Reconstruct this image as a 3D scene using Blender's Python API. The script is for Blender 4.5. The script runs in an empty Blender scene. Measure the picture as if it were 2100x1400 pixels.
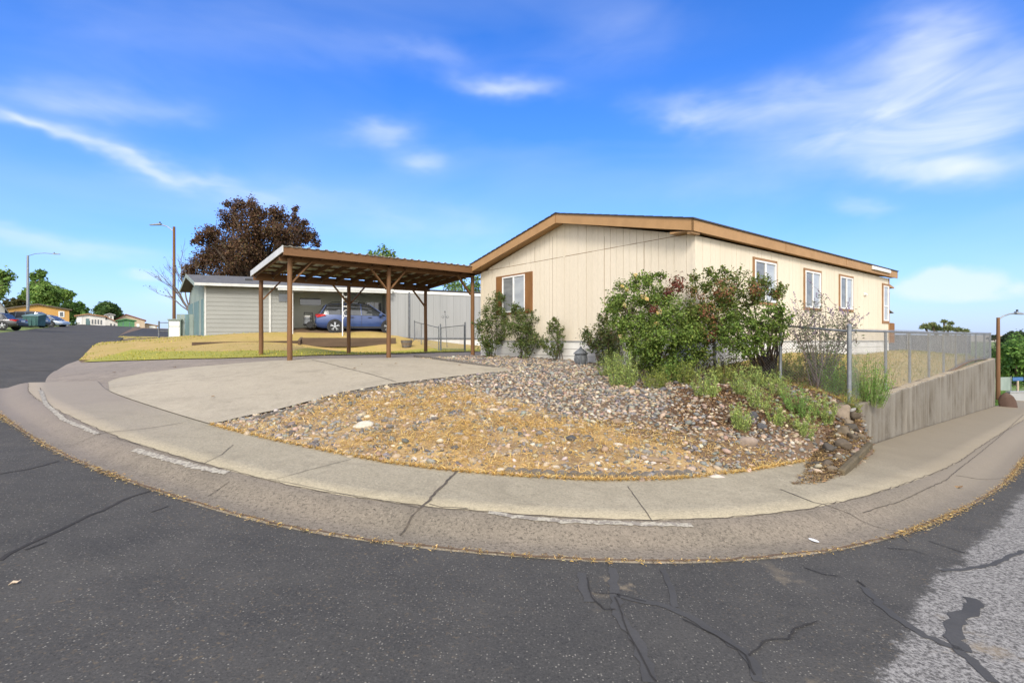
import bpy, bmesh, math, random
import numpy as np
from mathutils import Vector, Matrix
from mathutils.geometry import delaunay_2d_cdt
random.seed(7); RNG = np.random.default_rng(11)
R = math.radians
SC = bpy.context.scene
COL = SC.collection

# ------------------------------------------------------------------ camera
cam_d = bpy.data.cameras.new("camera"); cam = bpy.data.objects.new("camera", cam_d); COL.objects.link(cam)
cam_d.sensor_width = 36.0; cam_d.lens = 18.0; cam_d.shift_y = -3/2100
cam_d.clip_start = 0.05; cam_d.clip_end = 12000
cam.location = (0, 0, 0); cam.rotation_euler = (R(90), 0, 0)          # eye 1.64 m above the road
SC.camera = cam
HZ, FO = 697.0, 1050.0                                                 # horizon row and focal length of the photograph

# ------------------------------------------------------------------ light
SUN_EL, SUN_AZ = R(37), R(180)
sun_d = bpy.data.lights.new("sun", 'SUN'); sun = bpy.data.objects.new("sun", sun_d); COL.objects.link(sun)
sun_d.energy = 1.55; sun_d.angle = R(16); sun_d.color = (1.0, 0.94, 0.85)
sdir = Vector((math.sin(SUN_AZ)*math.cos(SUN_EL), math.cos(SUN_AZ)*math.cos(SUN_EL), math.sin(SUN_EL)))
sun.rotation_euler = sdir.to_track_quat('Z', 'Y').to_euler()
SC.view_settings.view_transform = 'Standard'; SC.view_settings.look = 'None'
SC.view_settings.exposure = 1.16; SC.view_settings.gamma = 1.0
try: SC.view_settings.use_curve_mapping = False
except Exception: pass

# ------------------------------------------------------------------ sky: Nishita air with thin cirrus by direction
W = bpy.data.worlds.new("World"); SC.world = W; W.use_nodes = True
wn, wl = W.node_tree.nodes, W.node_tree.links; wn.clear()
def wm(op, a, b=None, c=None):
    n = wn.new('ShaderNodeMath'); n.operation = op
    for i, v in enumerate((a, b, c)):
        if v is None: continue
        if isinstance(v, (int, float)): n.inputs[i].default_value = v
        else: wl.new(v, n.inputs[i])
    return n.outputs[0]
def wmix(f, a, b, mode='MIX'):
    n = wn.new('ShaderNodeMix'); n.data_type = 'RGBA'; n.blend_type = mode; n.clamp_factor = True
    for s, v in ((n.inputs[0], f), (n.inputs[6], a), (n.inputs[7], b)):
        if isinstance(v, (int, float)): s.default_value = v
        elif isinstance(v, tuple): s.default_value = v
        else: wl.new(v, s)
    return n.outputs[2]
tc = wn.new('ShaderNodeTexCoord'); sp = wn.new('ShaderNodeSeparateXYZ'); wl.new(tc.outputs['Generated'], sp.inputs[0])
dx, dy, dz = sp.outputs
AZ = wm('ARCTAN2', dx, dy); EL = wm('ARCSINE', wm('MINIMUM', wm('MAXIMUM', dz, -1.0), 1.0))
def wnoise(sx, sy, off, detail=5, rough=0.6, dist=0.0):
    cb = wn.new('ShaderNodeCombineXYZ'); wl.new(wm('MULTIPLY', AZ, sx), cb.inputs[0]); wl.new(wm('MULTIPLY', EL, sy), cb.inputs[1]); cb.inputs[2].default_value = off
    n = wn.new('ShaderNodeTexNoise'); n.inputs['Scale'].default_value = 1; n.inputs['Detail'].default_value = detail
    n.inputs['Roughness'].default_value = rough; n.inputs['Distortion'].default_value = dist
    wl.new(cb.outputs[0], n.inputs['Vector']); return n.outputs[0]
AZw = wm('ADD', AZ, wm('MULTIPLY', wm('SUBTRACT', wnoise(5, 9, 3.1, 4), 0.5), 0.16))
ELw = wm('ADD', EL, wm('MULTIPLY', wm('SUBTRACT', wnoise(4, 8, 8.7, 4), 0.5), 0.085))
def azel(px, py):
    a = math.atan((px-1050)/FO); return a, math.atan((HZ-py)/FO*math.cos(a))
# (centre x, centre y, half length, half width, tilt (+ = rising to the right), amount) of each cirrus streak as seen from the street
CLOUDS = [(190,300,230,7,-19,.75),(60,250,130,8,-10,.5),(330,348,160,12,-19,.5),(500,400,230,24,-14,.3),(230,215,160,26,-8,.35),(250,90,220,60,-8,.14),(900,462,170,26,-10,.40),(130,205,190,18,-9,.32),
 (775,268,72,17,7,.62),(1030,168,92,11,-2,.85),(862,322,58,14,-8,.5),(900,108,90,14,-4,.30),(1420,240,100,18,-10,.75),
 (1640,215,210,30,9,.72),(1900,120,140,60,30,.8),(1900,265,250,50,14,.85),(1960,345,170,18,-2,.9),(2050,220,130,60,10,.60),(1820,190,200,60,24,.3),(1700,300,220,30,4,.3),
 (1780,425,70,9,0,.40),(110,500,190,13,-5,.75),
 (360,600,60,12,0,.5),(1500,380,200,20,5,.18),(1250,90,220,30,12,.16),(620,80,200,20,-8,.14)]
tot = None
for cx, cy, hl, hw, ti, am in CLOUDS:
    hw *= 1.45; am *= .76 if cy < 500 else .9
    a0, e0 = azel(cx, cy); c, s = math.cos(R(ti)), math.sin(R(ti))
    a1, e1 = azel(cx+hl*c, cy-hl*s); L = math.hypot(a1-a0, e1-e0); ua, ue = (a1-a0)/L, (e1-e0)/L
    Wd = hw/FO*math.cos(a0)
    p, q = wm('SUBTRACT', AZw, a0), wm('SUBTRACT', ELw, e0)
    lu = wm('ADD', wm('MULTIPLY', p, ua/L), wm('MULTIPLY', q, ue/L))
    lv = wm('ADD', wm('MULTIPLY', p, -ue/Wd), wm('MULTIPLY', q, ua/Wd))
    g = wm('EXPONENT', wm('MULTIPLY', wm('ADD', wm('MULTIPLY', lu, lu), wm('MULTIPLY', lv, lv)), -1.0))
    tot = wm('MULTIPLY', g, am) if tot is None else wm('MULTIPLY_ADD', g, am, tot)
streak = wm('MULTIPLY_ADD', wnoise(6, 20, 1.3, 4, .5, .7), 1.5, -.02)
veil = wm('MULTIPLY', wm('MAXIMUM', wm('SUBTRACT', wnoise(1.6, 5, 5.5, 4, .45, .6), 0.47), 0.0), 0.55)
puff = None                                # low fair weather cumulus on the right
for cx, cy, hl, hw, am in ((1955,578,95,30,1.25),(1880,592,60,22,1.0),(2025,585,50,22,1.0),(1930,560,40,16,.9),(2092,592,24,14,1.0),(285,560,42,15,.95),(330,572,40,10,.5),(1990,612,110,12,.6)):
    a0, e0 = azel(cx, cy); p, q = wm('SUBTRACT', AZ, a0), wm('SUBTRACT', EL, e0); sa, se = FO/(hl*math.cos(a0)**2), FO/(hw*math.cos(a0))
    p, q = wm('MULTIPLY', p, sa), wm('MULTIPLY', q, se)
    g = wm('MULTIPLY', wm('EXPONENT', wm('MULTIPLY', wm('ADD', wm('MULTIPLY', p, p), wm('MULTIPLY', q, q)), -1.0)), am); puff = g if puff is None else wm('ADD', puff, g)
pn = wm('MULTIPLY_ADD', wnoise(26, 34, 7.7, 6, .62, .3), 1.5, -.75)
pr = wn.new('ShaderNodeMapRange'); pr.interpolation_type = 'SMOOTHSTEP'; wl.new(wm('ADD', puff, wm('MULTIPLY', pn, wm('MINIMUM', puff, 1.0))), pr.inputs[0]); pr.inputs[1].default_value = .12; pr.inputs[2].default_value = 1.35; pr.inputs[4].default_value = .62
cl = wm('MAXIMUM', wm('ADD', wm('MULTIPLY', tot, streak), veil), pr.outputs[0])
low = wm('MULTIPLY', wm('EXPONENT', wm('MULTIPLY', wm('MAXIMUM', EL, 0.0), -7.0)), 0.85)        # pale air near the horizon
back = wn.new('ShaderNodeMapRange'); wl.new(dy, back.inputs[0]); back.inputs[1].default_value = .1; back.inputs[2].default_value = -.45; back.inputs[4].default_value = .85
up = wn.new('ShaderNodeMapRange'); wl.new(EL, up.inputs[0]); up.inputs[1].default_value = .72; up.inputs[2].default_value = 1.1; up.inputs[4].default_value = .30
cl = wm('MINIMUM', wm('MAXIMUM', cl, 0.0), 0.92); bk = wm('MAXIMUM', back.outputs[0], up.outputs[0])   # unseen white added overhead and behind the camera as fill light
sky = wn.new('ShaderNodeTexSky'); sky.sky_type = 'NISHITA'; sky.sun_disc = False
sky.sun_elevation = SUN_EL; sky.sun_rotation = SUN_AZ; sky.air_density = 1.0; sky.dust_density = 0.6; sky.ozone_density = 3.0; sky.altitude = 200
hs = wn.new('ShaderNodeHueSaturation'); hs.inputs['Saturation'].default_value = 1.30; hs.inputs['Value'].default_value = 1.34; wl.new(sky.outputs[0], hs.inputs['Color'])
tint = wmix(1.0, hs.outputs[0], (.74, .95, 1.40, 1), 'MULTIPLY')
c1 = wmix(low, tint, (3.8, 4.6, 7.0, 1))
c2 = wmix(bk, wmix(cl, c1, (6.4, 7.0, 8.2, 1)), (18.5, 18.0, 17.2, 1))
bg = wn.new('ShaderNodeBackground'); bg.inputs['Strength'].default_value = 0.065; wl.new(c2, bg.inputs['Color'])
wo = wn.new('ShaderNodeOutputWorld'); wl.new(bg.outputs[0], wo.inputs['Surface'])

# ------------------------------------------------------------------ helpers
def tag(o, label=None, cat=None, group=None, kind=None):
    for k, v in (('label', label), ('category', cat), ('group', group), ('kind', kind)):
        if v: o[k] = v
    return o
def link(name, me, mat=None, parent=None):
    o = bpy.data.objects.new(name, me); COL.objects.link(o)
    if mat: me.materials.append(mat)
    if parent: o.parent = parent
    return o
def thing(name, label, cat, loc=(0, 0, 0), rz=0.0, group=None):
    o = bpy.data.objects.new(name, None); COL.objects.link(o); o.empty_display_size = .2
    o.location = loc; o.rotation_euler = (0, 0, rz); return tag(o, label, cat, group)
def copy_tree(o, parent=None):
    c = o.copy(); COL.objects.link(c)
    if parent: c.parent = parent
    for ch in [x for x in COL.objects if x.parent == o]: copy_tree(ch, c)
    return c
def np_mesh(name, V, F, mat=None, parent=None, col=None, smooth=False):
    V = np.asarray(V, np.float32); F = np.asarray(F, np.int32); k = F.shape[1]
    me = bpy.data.meshes.new(name); me.vertices.add(len(V)); me.vertices.foreach_set('co', V.ravel())
    me.loops.add(F.size); me.loops.foreach_set('vertex_index', F.ravel())
    me.polygons.add(len(F)); me.polygons.foreach_set('loop_start', np.arange(0, F.size, k, dtype=np.int32))
    me.polygons.foreach_set('loop_total', np.full(len(F), k, np.int32))
    if smooth: me.polygons.foreach_set('use_smooth', np.ones(len(F), bool))
    if col is not None:
        a = me.color_attributes.new('Col', 'FLOAT_COLOR', 'POINT')
        c4 = np.ones((len(V), 4), np.float32); c4[:, :3] = col; a.data.foreach_set('color', c4.ravel())
    me.update(calc_edges=True); me.validate()
    return link(name, me, mat, parent)
class MB:
    def __init__(s): s.V = []; s.F = []
    def add(s, V, F):
        o = len(s.V); s.V += [tuple(v) for v in V]; s.F += [tuple(i+o for i in f) for f in F]; return s
    def box(s, x0, x1, y0, y1, z0, z1):
        return s.add([(x0,y0,z0),(x1,y0,z0),(x1,y1,z0),(x0,y1,z0),(x0,y0,z1),(x1,y0,z1),(x1,y1,z1),(x0,y1,z1)],
                     [(3,2,1,0),(4,5,6,7),(0,1,5,4),(1,2,6,5),(2,3,7,6),(3,0,4,7)])
    def beam(s, a, b, w, h, up=(0,0,1)):
        a, b = Vector(a), Vector(b); d = (b-a).normalized(); sd = d.cross(Vector(up))
        if sd.length < 1e-4: sd = d.cross(Vector((1,0,0)))
        sd.normalize(); u = sd.cross(d); sd = sd*w/2; u = u*h/2
        V = [p+i*sd+j*u for p in (a, b) for i, j in ((-1,-1),(1,-1),(1,1),(-1,1))]
        return s.add(V, [(3,2,1,0),(4,5,6,7),(0,1,5,4),(1,2,6,5),(2,3,7,6),(3,0,4,7)])
    def prism(s, poly, ext):
        n = len(poly); e = Vector(ext); P = [Vector(p) for p in poly]
        return s.add(P+[p+e for p in P], [tuple(range(n-1,-1,-1)), tuple(range(n,2*n))]+[(i,(i+1)%n,n+(i+1)%n,n+i) for i in range(n)])
    def tube(s, pts, rad, n=8, cap=True):
        pts = [Vector(p) for p in pts]; m = len(pts)
        if isinstance(rad, (int, float)): rad = [rad]*m
        rad = [float(q) for q in rad]; V = []; prev = None
        for i, p in enumerate(pts):
            d = (pts[min(i+1,m-1)]-pts[max(i-1,0)]).normalized()
            a = d.cross(Vector((0,0,1))) if prev is None else prev-d*prev.dot(d)
            if a.length < 1e-3: a = d.cross(Vector((1,0,0)))
            a.normalize(); prev = a; b = d.cross(a)
            V += [p+rad[i]*(math.cos(2*math.pi*k/n)*a+math.sin(2*math.pi*k/n)*b) for k in range(n)]
        F = [(i*n+k, i*n+(k+1)%n, (i+1)*n+(k+1)%n, (i+1)*n+k) for i in range(m-1) for k in range(n)]
        if cap: F += [tuple(range(n-1,-1,-1)), tuple(range((m-1)*n, m*n))]
        return s.add(V, F)
    def lathe(s, prof, c=(0,0,0), n=20, axis='z'):
        V = []
        for r, h in prof:
            for k in range(n):
                a = 2*math.pi*k/n; x, y = r*math.cos(a), r*math.sin(a)
                V.append((c[0]+x, c[1]+y, c[2]+h) if axis == 'z' else (c[0]+x, c[1]+h, c[2]+y))
        m = len(prof); F = [(i*n+k, i*n+(k+1)%n, (i+1)*n+(k+1)%n, (i+1)*n+k) for i in range(m-1) for k in range(n)]
        F += [tuple(range(n-1,-1,-1)), tuple(range((m-1)*n, m*n))]
        return s.add(V, F)
    def build(s, name, mat, parent=None, smooth=False, bevel=0):
        me = bpy.data.meshes.new(name); me.from_pydata([tuple(v) for v in s.V], [], s.F)
        bm = bmesh.new(); bm.from_mesh(me); bmesh.ops.recalc_face_normals(bm, faces=bm.faces[:]); bm.to_mesh(me); bm.free()
        o = link(name, me, mat, parent)
        if smooth:
            me.polygons.foreach_set('use_smooth', np.ones(len(me.polygons), bool))
            try: me.set_sharp_from_angle(angle=R(38))
            except Exception: pass
        if bevel:
            m = o.modifiers.new('edge', 'BEVEL'); m.width = bevel; m.segments = 1; m.limit_method = 'ANGLE'
        return o
def P(px, py, Y): return Vector(((px-1050)/FO*Y, Y, -(py-HZ)/FO*Y))

# ------------------------------------------------------------------ materials
def newmat(name):
    m = bpy.data.materials.new(name); m.use_nodes = True; nt = m.node_tree
    return m, nt.nodes, nt.links, nt.nodes['Principled BSDF']
def mixn(N, L, f, a, b, mode='MIX'):
    n = N.new('ShaderNodeMix'); n.data_type = 'RGBA'; n.blend_type = mode; n.clamp_factor = True
    for s, v in ((n.inputs[0], f), (n.inputs[6], a), (n.inputs[7], b)):
        if isinstance(v, (int, float)): s.default_value = v
        elif isinstance(v, tuple): s.default_value = (*v, 1) if len(v) == 3 else v
        else: L.new(v, s)
    return n.outputs[2]
def noise(N, L, scale, detail=4, rough=.6, vec=None, stretch=None, dist=0):
    n = N.new('ShaderNodeTexNoise'); n.inputs['Scale'].default_value = scale; n.inputs['Detail'].default_value = detail
    n.inputs['Roughness'].default_value = rough; n.inputs['Distortion'].default_value = dist
    t = N.new('ShaderNodeTexCoord'); src = vec or t.outputs['Object']
    if stretch:
        mp = N.new('ShaderNodeMapping'); mp.inputs['Scale'].default_value = stretch; L.new(src, mp.inputs[0]); src = mp.outputs[0]
    L.new(src, n.inputs['Vector']); return n.outputs[0]
def ramp(N, L, f, lo, hi, a=0., b=1.):
    n = N.new('ShaderNodeMapRange'); L.new(f, n.inputs[0]); n.inputs[1].default_value = lo; n.inputs[2].default_value = hi
    n.inputs[3].default_value = a; n.inputs[4].default_value = b; return n.outputs[0]
def bump(N, L, B, h, strength=.3, dist=.01):
    b = N.new('ShaderNodeBump'); b.inputs['Strength'].default_value = strength; b.inputs['Distance'].default_value = dist
    L.new(h, b.inputs['Height']); L.new(b.outputs[0], B.inputs['Normal'])
def mat(name, c, c2=None, scale=6, rough=.7, fine=0, bmp=0, stretch=None, metal=0, spec=.4, coat=0, lo=.38, hi=.64, detail=5):
    m, N, L, B = newmat(name); B.inputs['Roughness'].default_value = rough; B.inputs['Metallic'].default_value = metal
    B.inputs['Specular IOR Level'].default_value = spec; B.inputs['Coat Weight'].default_value = coat
    if c2 is None: c2 = tuple(x*.82 for x in c)
    n1 = noise(N, L, scale, detail, stretch=stretch); col = mixn(N, L, ramp(N, L, n1, lo, hi), c, c2)
    if fine:
        n2 = noise(N, L, fine, 2, .7, stretch=stretch); col = mixn(N, L, ramp(N, L, n2, .3, .7, .0, .30), col, tuple(x*.55 for x in c))
        if bmp: bump(N, L, B, n2, bmp)
    elif bmp: bump(N, L, B, n1, bmp)
    L.new(col, B.inputs['Base Color']); return m
def vcmat(name, rough=.6, trans=0.0, spec=.3, bmp=0, fine=0):
    m, N, L, B = newmat(name); B.inputs['Roughness'].default_value = rough; B.inputs['Specular IOR Level'].default_value = spec
    a = N.new('ShaderNodeVertexColor'); a.layer_name = 'Col'; col = a.outputs[0]
    if fine:
        n2 = noise(N, L, fine, 4); col = mixn(N, L, ramp(N, L, n2, .35, .7, 0, .45), col, (.5,.5,.5), 'MULTIPLY')
        if bmp: bump(N, L, B, n2, bmp)
    L.new(col, B.inputs['Base Color'])
    if trans:
        t = N.new('ShaderNodeBsdfTranslucent'); L.new(col, t.inputs['Color']); ms = N.new('ShaderNodeMixShader'); ms.inputs[0].default_value = trans
        L.new(B.outputs[0], ms.inputs[1]); L.new(t.outputs[0], ms.inputs[2]); L.new(ms.outputs[0], N['Material Output'].inputs['Surface'])
    return m
M = {}
M['cream'] = mat('cream siding', (.69,.605,.47), (.65,.565,.43), 1.6, .75, fine=90, bmp=.04, stretch=(1,1,.12))
M['trim_brown'] = mat('brown painted trim', (.41,.235,.098), (.355,.20,.08), 3, .6, fine=60, bmp=.05)
M['shutter'] = mat('rough brown shutter', (.25,.115,.035), (.19,.082,.024), 4, .75, fine=70, stretch=(1,1,.2))
M['shingle'] = mat('dark shingle', (.045,.045,.05), (.07,.068,.07), 5, .9, fine=60, bmp=.3)
M['shingle_grey'] = mat('grey shingle', (0.091,0.091,0.095), (0.133,0.130,0.126), 4, .9, fine=40, bmp=.3)
M['white'] = mat('white paint', (.74,.73,.70), (.66,.65,.62), 3, .5)
M['skirt'] = mat('pale vinyl skirting', (.66,.64,.59), (.55,.52,.47), 2, .5, stretch=(1,1,.5))
M['blind'] = mat('window pane over blinds', (.22,.225,.22), (.13,.135,.135), 1.2, .25, spec=.5, stretch=(1,1,3))
M['blind_light'] = mat('window pane with sheer curtain', (.40,.42,.43), (.32,.34,.36), 1.2, .25, spec=.5, stretch=(1,1,3))
M['seam'] = mat('dark brown seam', (.25,.17,.10), (.20,.14,.08), 5, .9)  # dark brown strips along the wall panel joints
M['trim_window'] = mat('brown window trim', (.30,.165,.075), (.24,.13,.058), 4, .7)
M['glass'] = mat('dark window glass', (.035,.04,.045), (.05,.055,.06), 2, .06, spec=.9)
M['wood'] = mat('stained timber', (.19,.093,.035), (.12,.056,.021), 3, .7, fine=35, bmp=.12, stretch=(1,1,.12))
M['woodx'] = mat('stained timber beam', (.19,.093,.035), (.12,.056,.021), 3, .7, fine=35, bmp=.12, stretch=(.12,1,1))
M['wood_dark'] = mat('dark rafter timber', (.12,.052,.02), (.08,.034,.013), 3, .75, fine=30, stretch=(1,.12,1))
M['metal_roof'] = mat('pale corrugated steel', (.50,.49,.45), (.34,.33,.29), 2, .6)
M['galv'] = mat('galvanised steel', (.27,.28,.29), (.19,.20,.21), 8, .45, metal=.6)
M['galv_dark'] = mat('weathered steel pipe', (.16,.17,.18), (.11,.115,.12), 8, .5, metal=.4)
M['wire'] = mat('chain link wire', (.46,.47,.48), (.36,.37,.38), 9, .5, metal=.4)
M['wallc'] = None
M['sage'] = mat('pale grey lap siding', (.27,.272,.25), (.235,.238,.22), 1.4, .7, fine=60, stretch=(.3,.3,1))
M['teal'] = mat('teal boards', (.13,.21,.215), (.10,.165,.17), 3, .7, stretch=(1,1,.2))
M['palegreen'] = mat('pale green boards', (.25,.295,.265), (.19,.235,.21), 3, .7, stretch=(1,1,.2))
M['panelw'] = mat('white metal siding', (0.306,0.308,0.302), (0.270,0.274,0.268), 1.1, .55, stretch=(1,1,.15))
M['pole_wood'] = mat('creosoted pole', (.19,.095,.04), (.125,.062,.028), 4, .8, fine=25, bmp=.2, stretch=(1,1,.08))
M['bark'] = mat('bark', (.10,.072,.05), (.06,.042,.03), 9, .9, fine=40, bmp=.4)
M['bark_grey'] = mat('grey bare bark', (.15,.125,.105), (.09,.075,.065), 9, .9)
M['black'] = mat('black plastic', (.018,.018,.02), (.025,.025,.028), 6, .5)
M['tyre'] = mat('tyre rubber', (.02,.02,.021), (.03,.03,.03), 20, .85)
M['alloy'] = mat('alloy rim', (.62,.63,.65), (.5,.51,.53), 6, .3, metal=.8)
M['tail'] = mat('tail lamp', (.55,.02,.015), (.4,.015,.012), 5, .2, spec=.8)
M['grey_paint'] = mat('grey paint', (.30,.30,.29), (.24,.24,.23), 3, .6)
M['stone_grey'] = mat('grey cast stone', (.16,.17,.18), (.09,.095,.10), 14, .9, fine=60, bmp=.4)
M['leaf'] = vcmat('leaves', .6, .42, .2)
M['grass'] = vcmat('grass blades', .7, .25, .2)
M['pebble'] = vcmat('river pebbles', .75, 0, .3, bmp=.15, fine=60)
M['flower'] = vcmat('petals', .6, .25, .2)
# ------------------------------------------------------------------ terrain
VX, VY = -.619, .785                       # along the left street; the right street runs along UX, UY and falls away
UX, UY = .7526, .6585
def road_z(x, y):
    x = np.asarray(x, float); y = np.asarray(y, float)
    sv = VX*x+VY*y
    ex = .012*np.clip(sv-15, 0, 85)
    return -1.64-.054*np.clip(x, -75, 130)-.0075*np.clip(y, -30, 160)+ex
TOE = [(-11.6,11.4),(-10.1,9.85),(-8.45,8.45),(-5.73,6.4),(-3.7,5.15),(-1.83,4.27),(0,3.96),(1.75,4.09),(3.73,4.93),(6.8,7.14),(10.2,10.13),(14,13.46),(20,18.71),(26,23.96),(32,29.2)]
def catmull(P0, step=.12):
    P0 = np.array(P0, float); out = []
    for i in range(len(P0)-1):
        a = P0[max(i-1,0)]; b = P0[i]; c = P0[i+1]; d = P0[min(i+2,len(P0)-1)]
        n = max(2, int(np.linalg.norm(c-b)/step)); t = np.linspace(0, 1, n, endpoint=False)[:, None]
        out.append(.5*((2*b)+(-a+c)*t+(2*a-5*b+4*c-d)*t**2+(-a+3*b-3*c+d)*t**3))
    out.append(P0[-1:]); return np.concatenate(out)
toe = catmull(TOE)
tg = np.gradient(toe, axis=0); tg /= np.linalg.norm(tg, axis=1)[:, None]
nrm = np.stack([-tg[:, 1], tg[:, 0]], 1)
for _ in range(6): nrm[1:-1] = (nrm[:-2]+nrm[1:-1]*2+nrm[2:])/4
nrm /= np.linalg.norm(nrm, axis=1)[:, None]
def off(d): return toe+nrm*d
SWI = off(1.83)                            # back edge of the sidewalk
# yard heights: thin plate spline through surveyed points (metres from the eye)
CP = []
for i in range(0, len(SWI), 9):
    x, y = SWI[i]
    if x < 5.3: CP.append((x, y, float(road_z(x, y))+.13))
CP += [(-6,13.82,-.57),(-3.7,15.6,-.565),(-1.33,17.5,-.56),(-8.1,16.4,-.515),(-5.8,18.2,-.51),(-3.4,20.1,-.50),
 (3.89,10.9,-.68),(2.16,13.1,-.6),(1.43,14,-.55),(-1,17.1,-.54),(5,10.2,-.84),(6.05,9.45,-1.05),(4.9,8.9,-1.06),(4.3,8.4,-1.15),(2.6,9.4,-.98),(3.3,7.7,-1.36),
 (-12.1,17,-.66),(-9.88,12.5,-1.07),(-13,21,-.30),(-9,21.5,-.27),(-15,25,.18),(-11,26,.27),(-7.5,27.3,.28),(-5.5,27.2,-.15),(-1.9,29.5,-.4),(-2,21.5,-.5),(-4.2,25.7,-.42),
 (6,20,-.45),(10,16,-.42),(13.7,18.6,-.42),(9,11.9,-1.05),(12.7,15.2,-.95),(20.1,21.7,-.8),(22,27,-.9),(-10,45,.6),(5,45,.2),(15,38,-.4),(7.4,13.2,-.42),(8.2,14,-.40)]
for d in (0,16,32,50,66):
    x, y = -16-.577*d, 18.9+.817*d; CP.append((x, y, float(road_z(x, y))+.04))
    x, y = x+8, y+5.5; CP.append((x, y, float(road_z(x, y))+.25+.2*(d > 10)))
CP = np.array(CP)
def tps_phi(r2): return np.where(r2 > 1e-12, .5*r2*np.log(np.maximum(r2, 1e-12)), 0)
def tps_fit(C):
    n = len(C); d2 = ((C[:, None, :2]-C[None, :, :2])**2).sum(-1)
    A = np.zeros((n+3, n+3)); A[:n, :n] = tps_phi(d2)+np.eye(n)*.25
    A[:n, n] = 1; A[:n, n+1:] = C[:, :2]; A[n, :n] = 1; A[n+1:, :n] = C[:, :2].T
    return np.linalg.solve(A, np.concatenate([C[:, 2], [0, 0, 0]]))
TW = tps_fit(CP)
def yard_z(x, y):
    x = np.atleast_1d(np.asarray(x, float)); y = np.atleast_1d(np.asarray(y, float)); sh = x.shape; x = x.ravel(); y = y.ravel(); out = np.empty(len(x))
    for i in range(0, len(x), 20000):
        xx, yy = x[i:i+20000], y[i:i+20000]
        d2 = (xx[:, None]-CP[None, :, 0])**2+(yy[:, None]-CP[None, :, 1])**2
        out[i:i+20000] = tps_phi(d2)@TW[:-3]+TW[-3]+TW[-2]*xx+TW[-1]*yy
    return out.reshape(sh)
def yz(x, y): return float(yard_z(x, y)[0])
def ground_hit(px, py, f, y0=2., y1=110.):
    r = (px-1050)/FO; q = (py-HZ)/FO; Y = np.geomspace(y0, y1, 2600); g = f(r*Y, Y); b = -q*Y <= g
    i = int(np.argmax(b)) if b.any() else len(Y)-1
    return np.array([r*Y[i], Y[i]])
def gy(px, py, y0=4.): return ground_hit(px, py, yard_z, y0)
def gr(px, py): return ground_hit(px, py, road_z, 1.2)
def inpoly(x, y, poly):
    poly = np.asarray(poly, float); c = np.zeros(len(x), bool); j = len(poly)-1
    for i in range(len(poly)):
        xi, yi = poly[i]; xj, yj = poly[j]
        c ^= ((yi > y) != (yj > y)) & (x < (xj-xi)*(y-yi)/(yj-yi+1e-12)+xi); j = i
    return c
def resample(poly, step):
    poly = np.asarray(poly, float); out = []
    for a, b in zip(poly, np.roll(poly, -1, 0)):
        n = max(1, int(np.linalg.norm(b-a)/step)); out += [a+(b-a)*k/n for k in range(n)]
    return np.array(out)
def sheet(name, poly, zf, step, material, lift=0., jitter=0.):
    B = resample(poly, step); mn, mx = B.min(0), B.max(0)
    gx, gyy = np.meshgrid(np.arange(mn[0], mx[0], step), np.arange(mn[1], mx[1], step)); q = np.stack([gx.ravel(), gyy.ravel()], 1)
    q += RNG.uniform(-.2, .2, q.shape)*step; q = q[inpoly(q[:, 0], q[:, 1], B)]
    n = len(B); pts = [Vector(p) for p in np.concatenate([B, q])]
    v, e, f, *_ = delaunay_2d_cdt(pts, [(i, (i+1) % n) for i in range(n)], [], 1, 1e-5)
    v = np.array([tuple(p) for p in v]); z = zf(v[:, 0], v[:, 1])+lift
    if jitter: z = z+RNG.normal(0, jitter, len(z))
    o = np_mesh(name, np.column_stack([v, z]), np.array([tuple(t) for t in f if len(t) == 3]), material, smooth=True)
    return tag(o, kind='structure')

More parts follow.
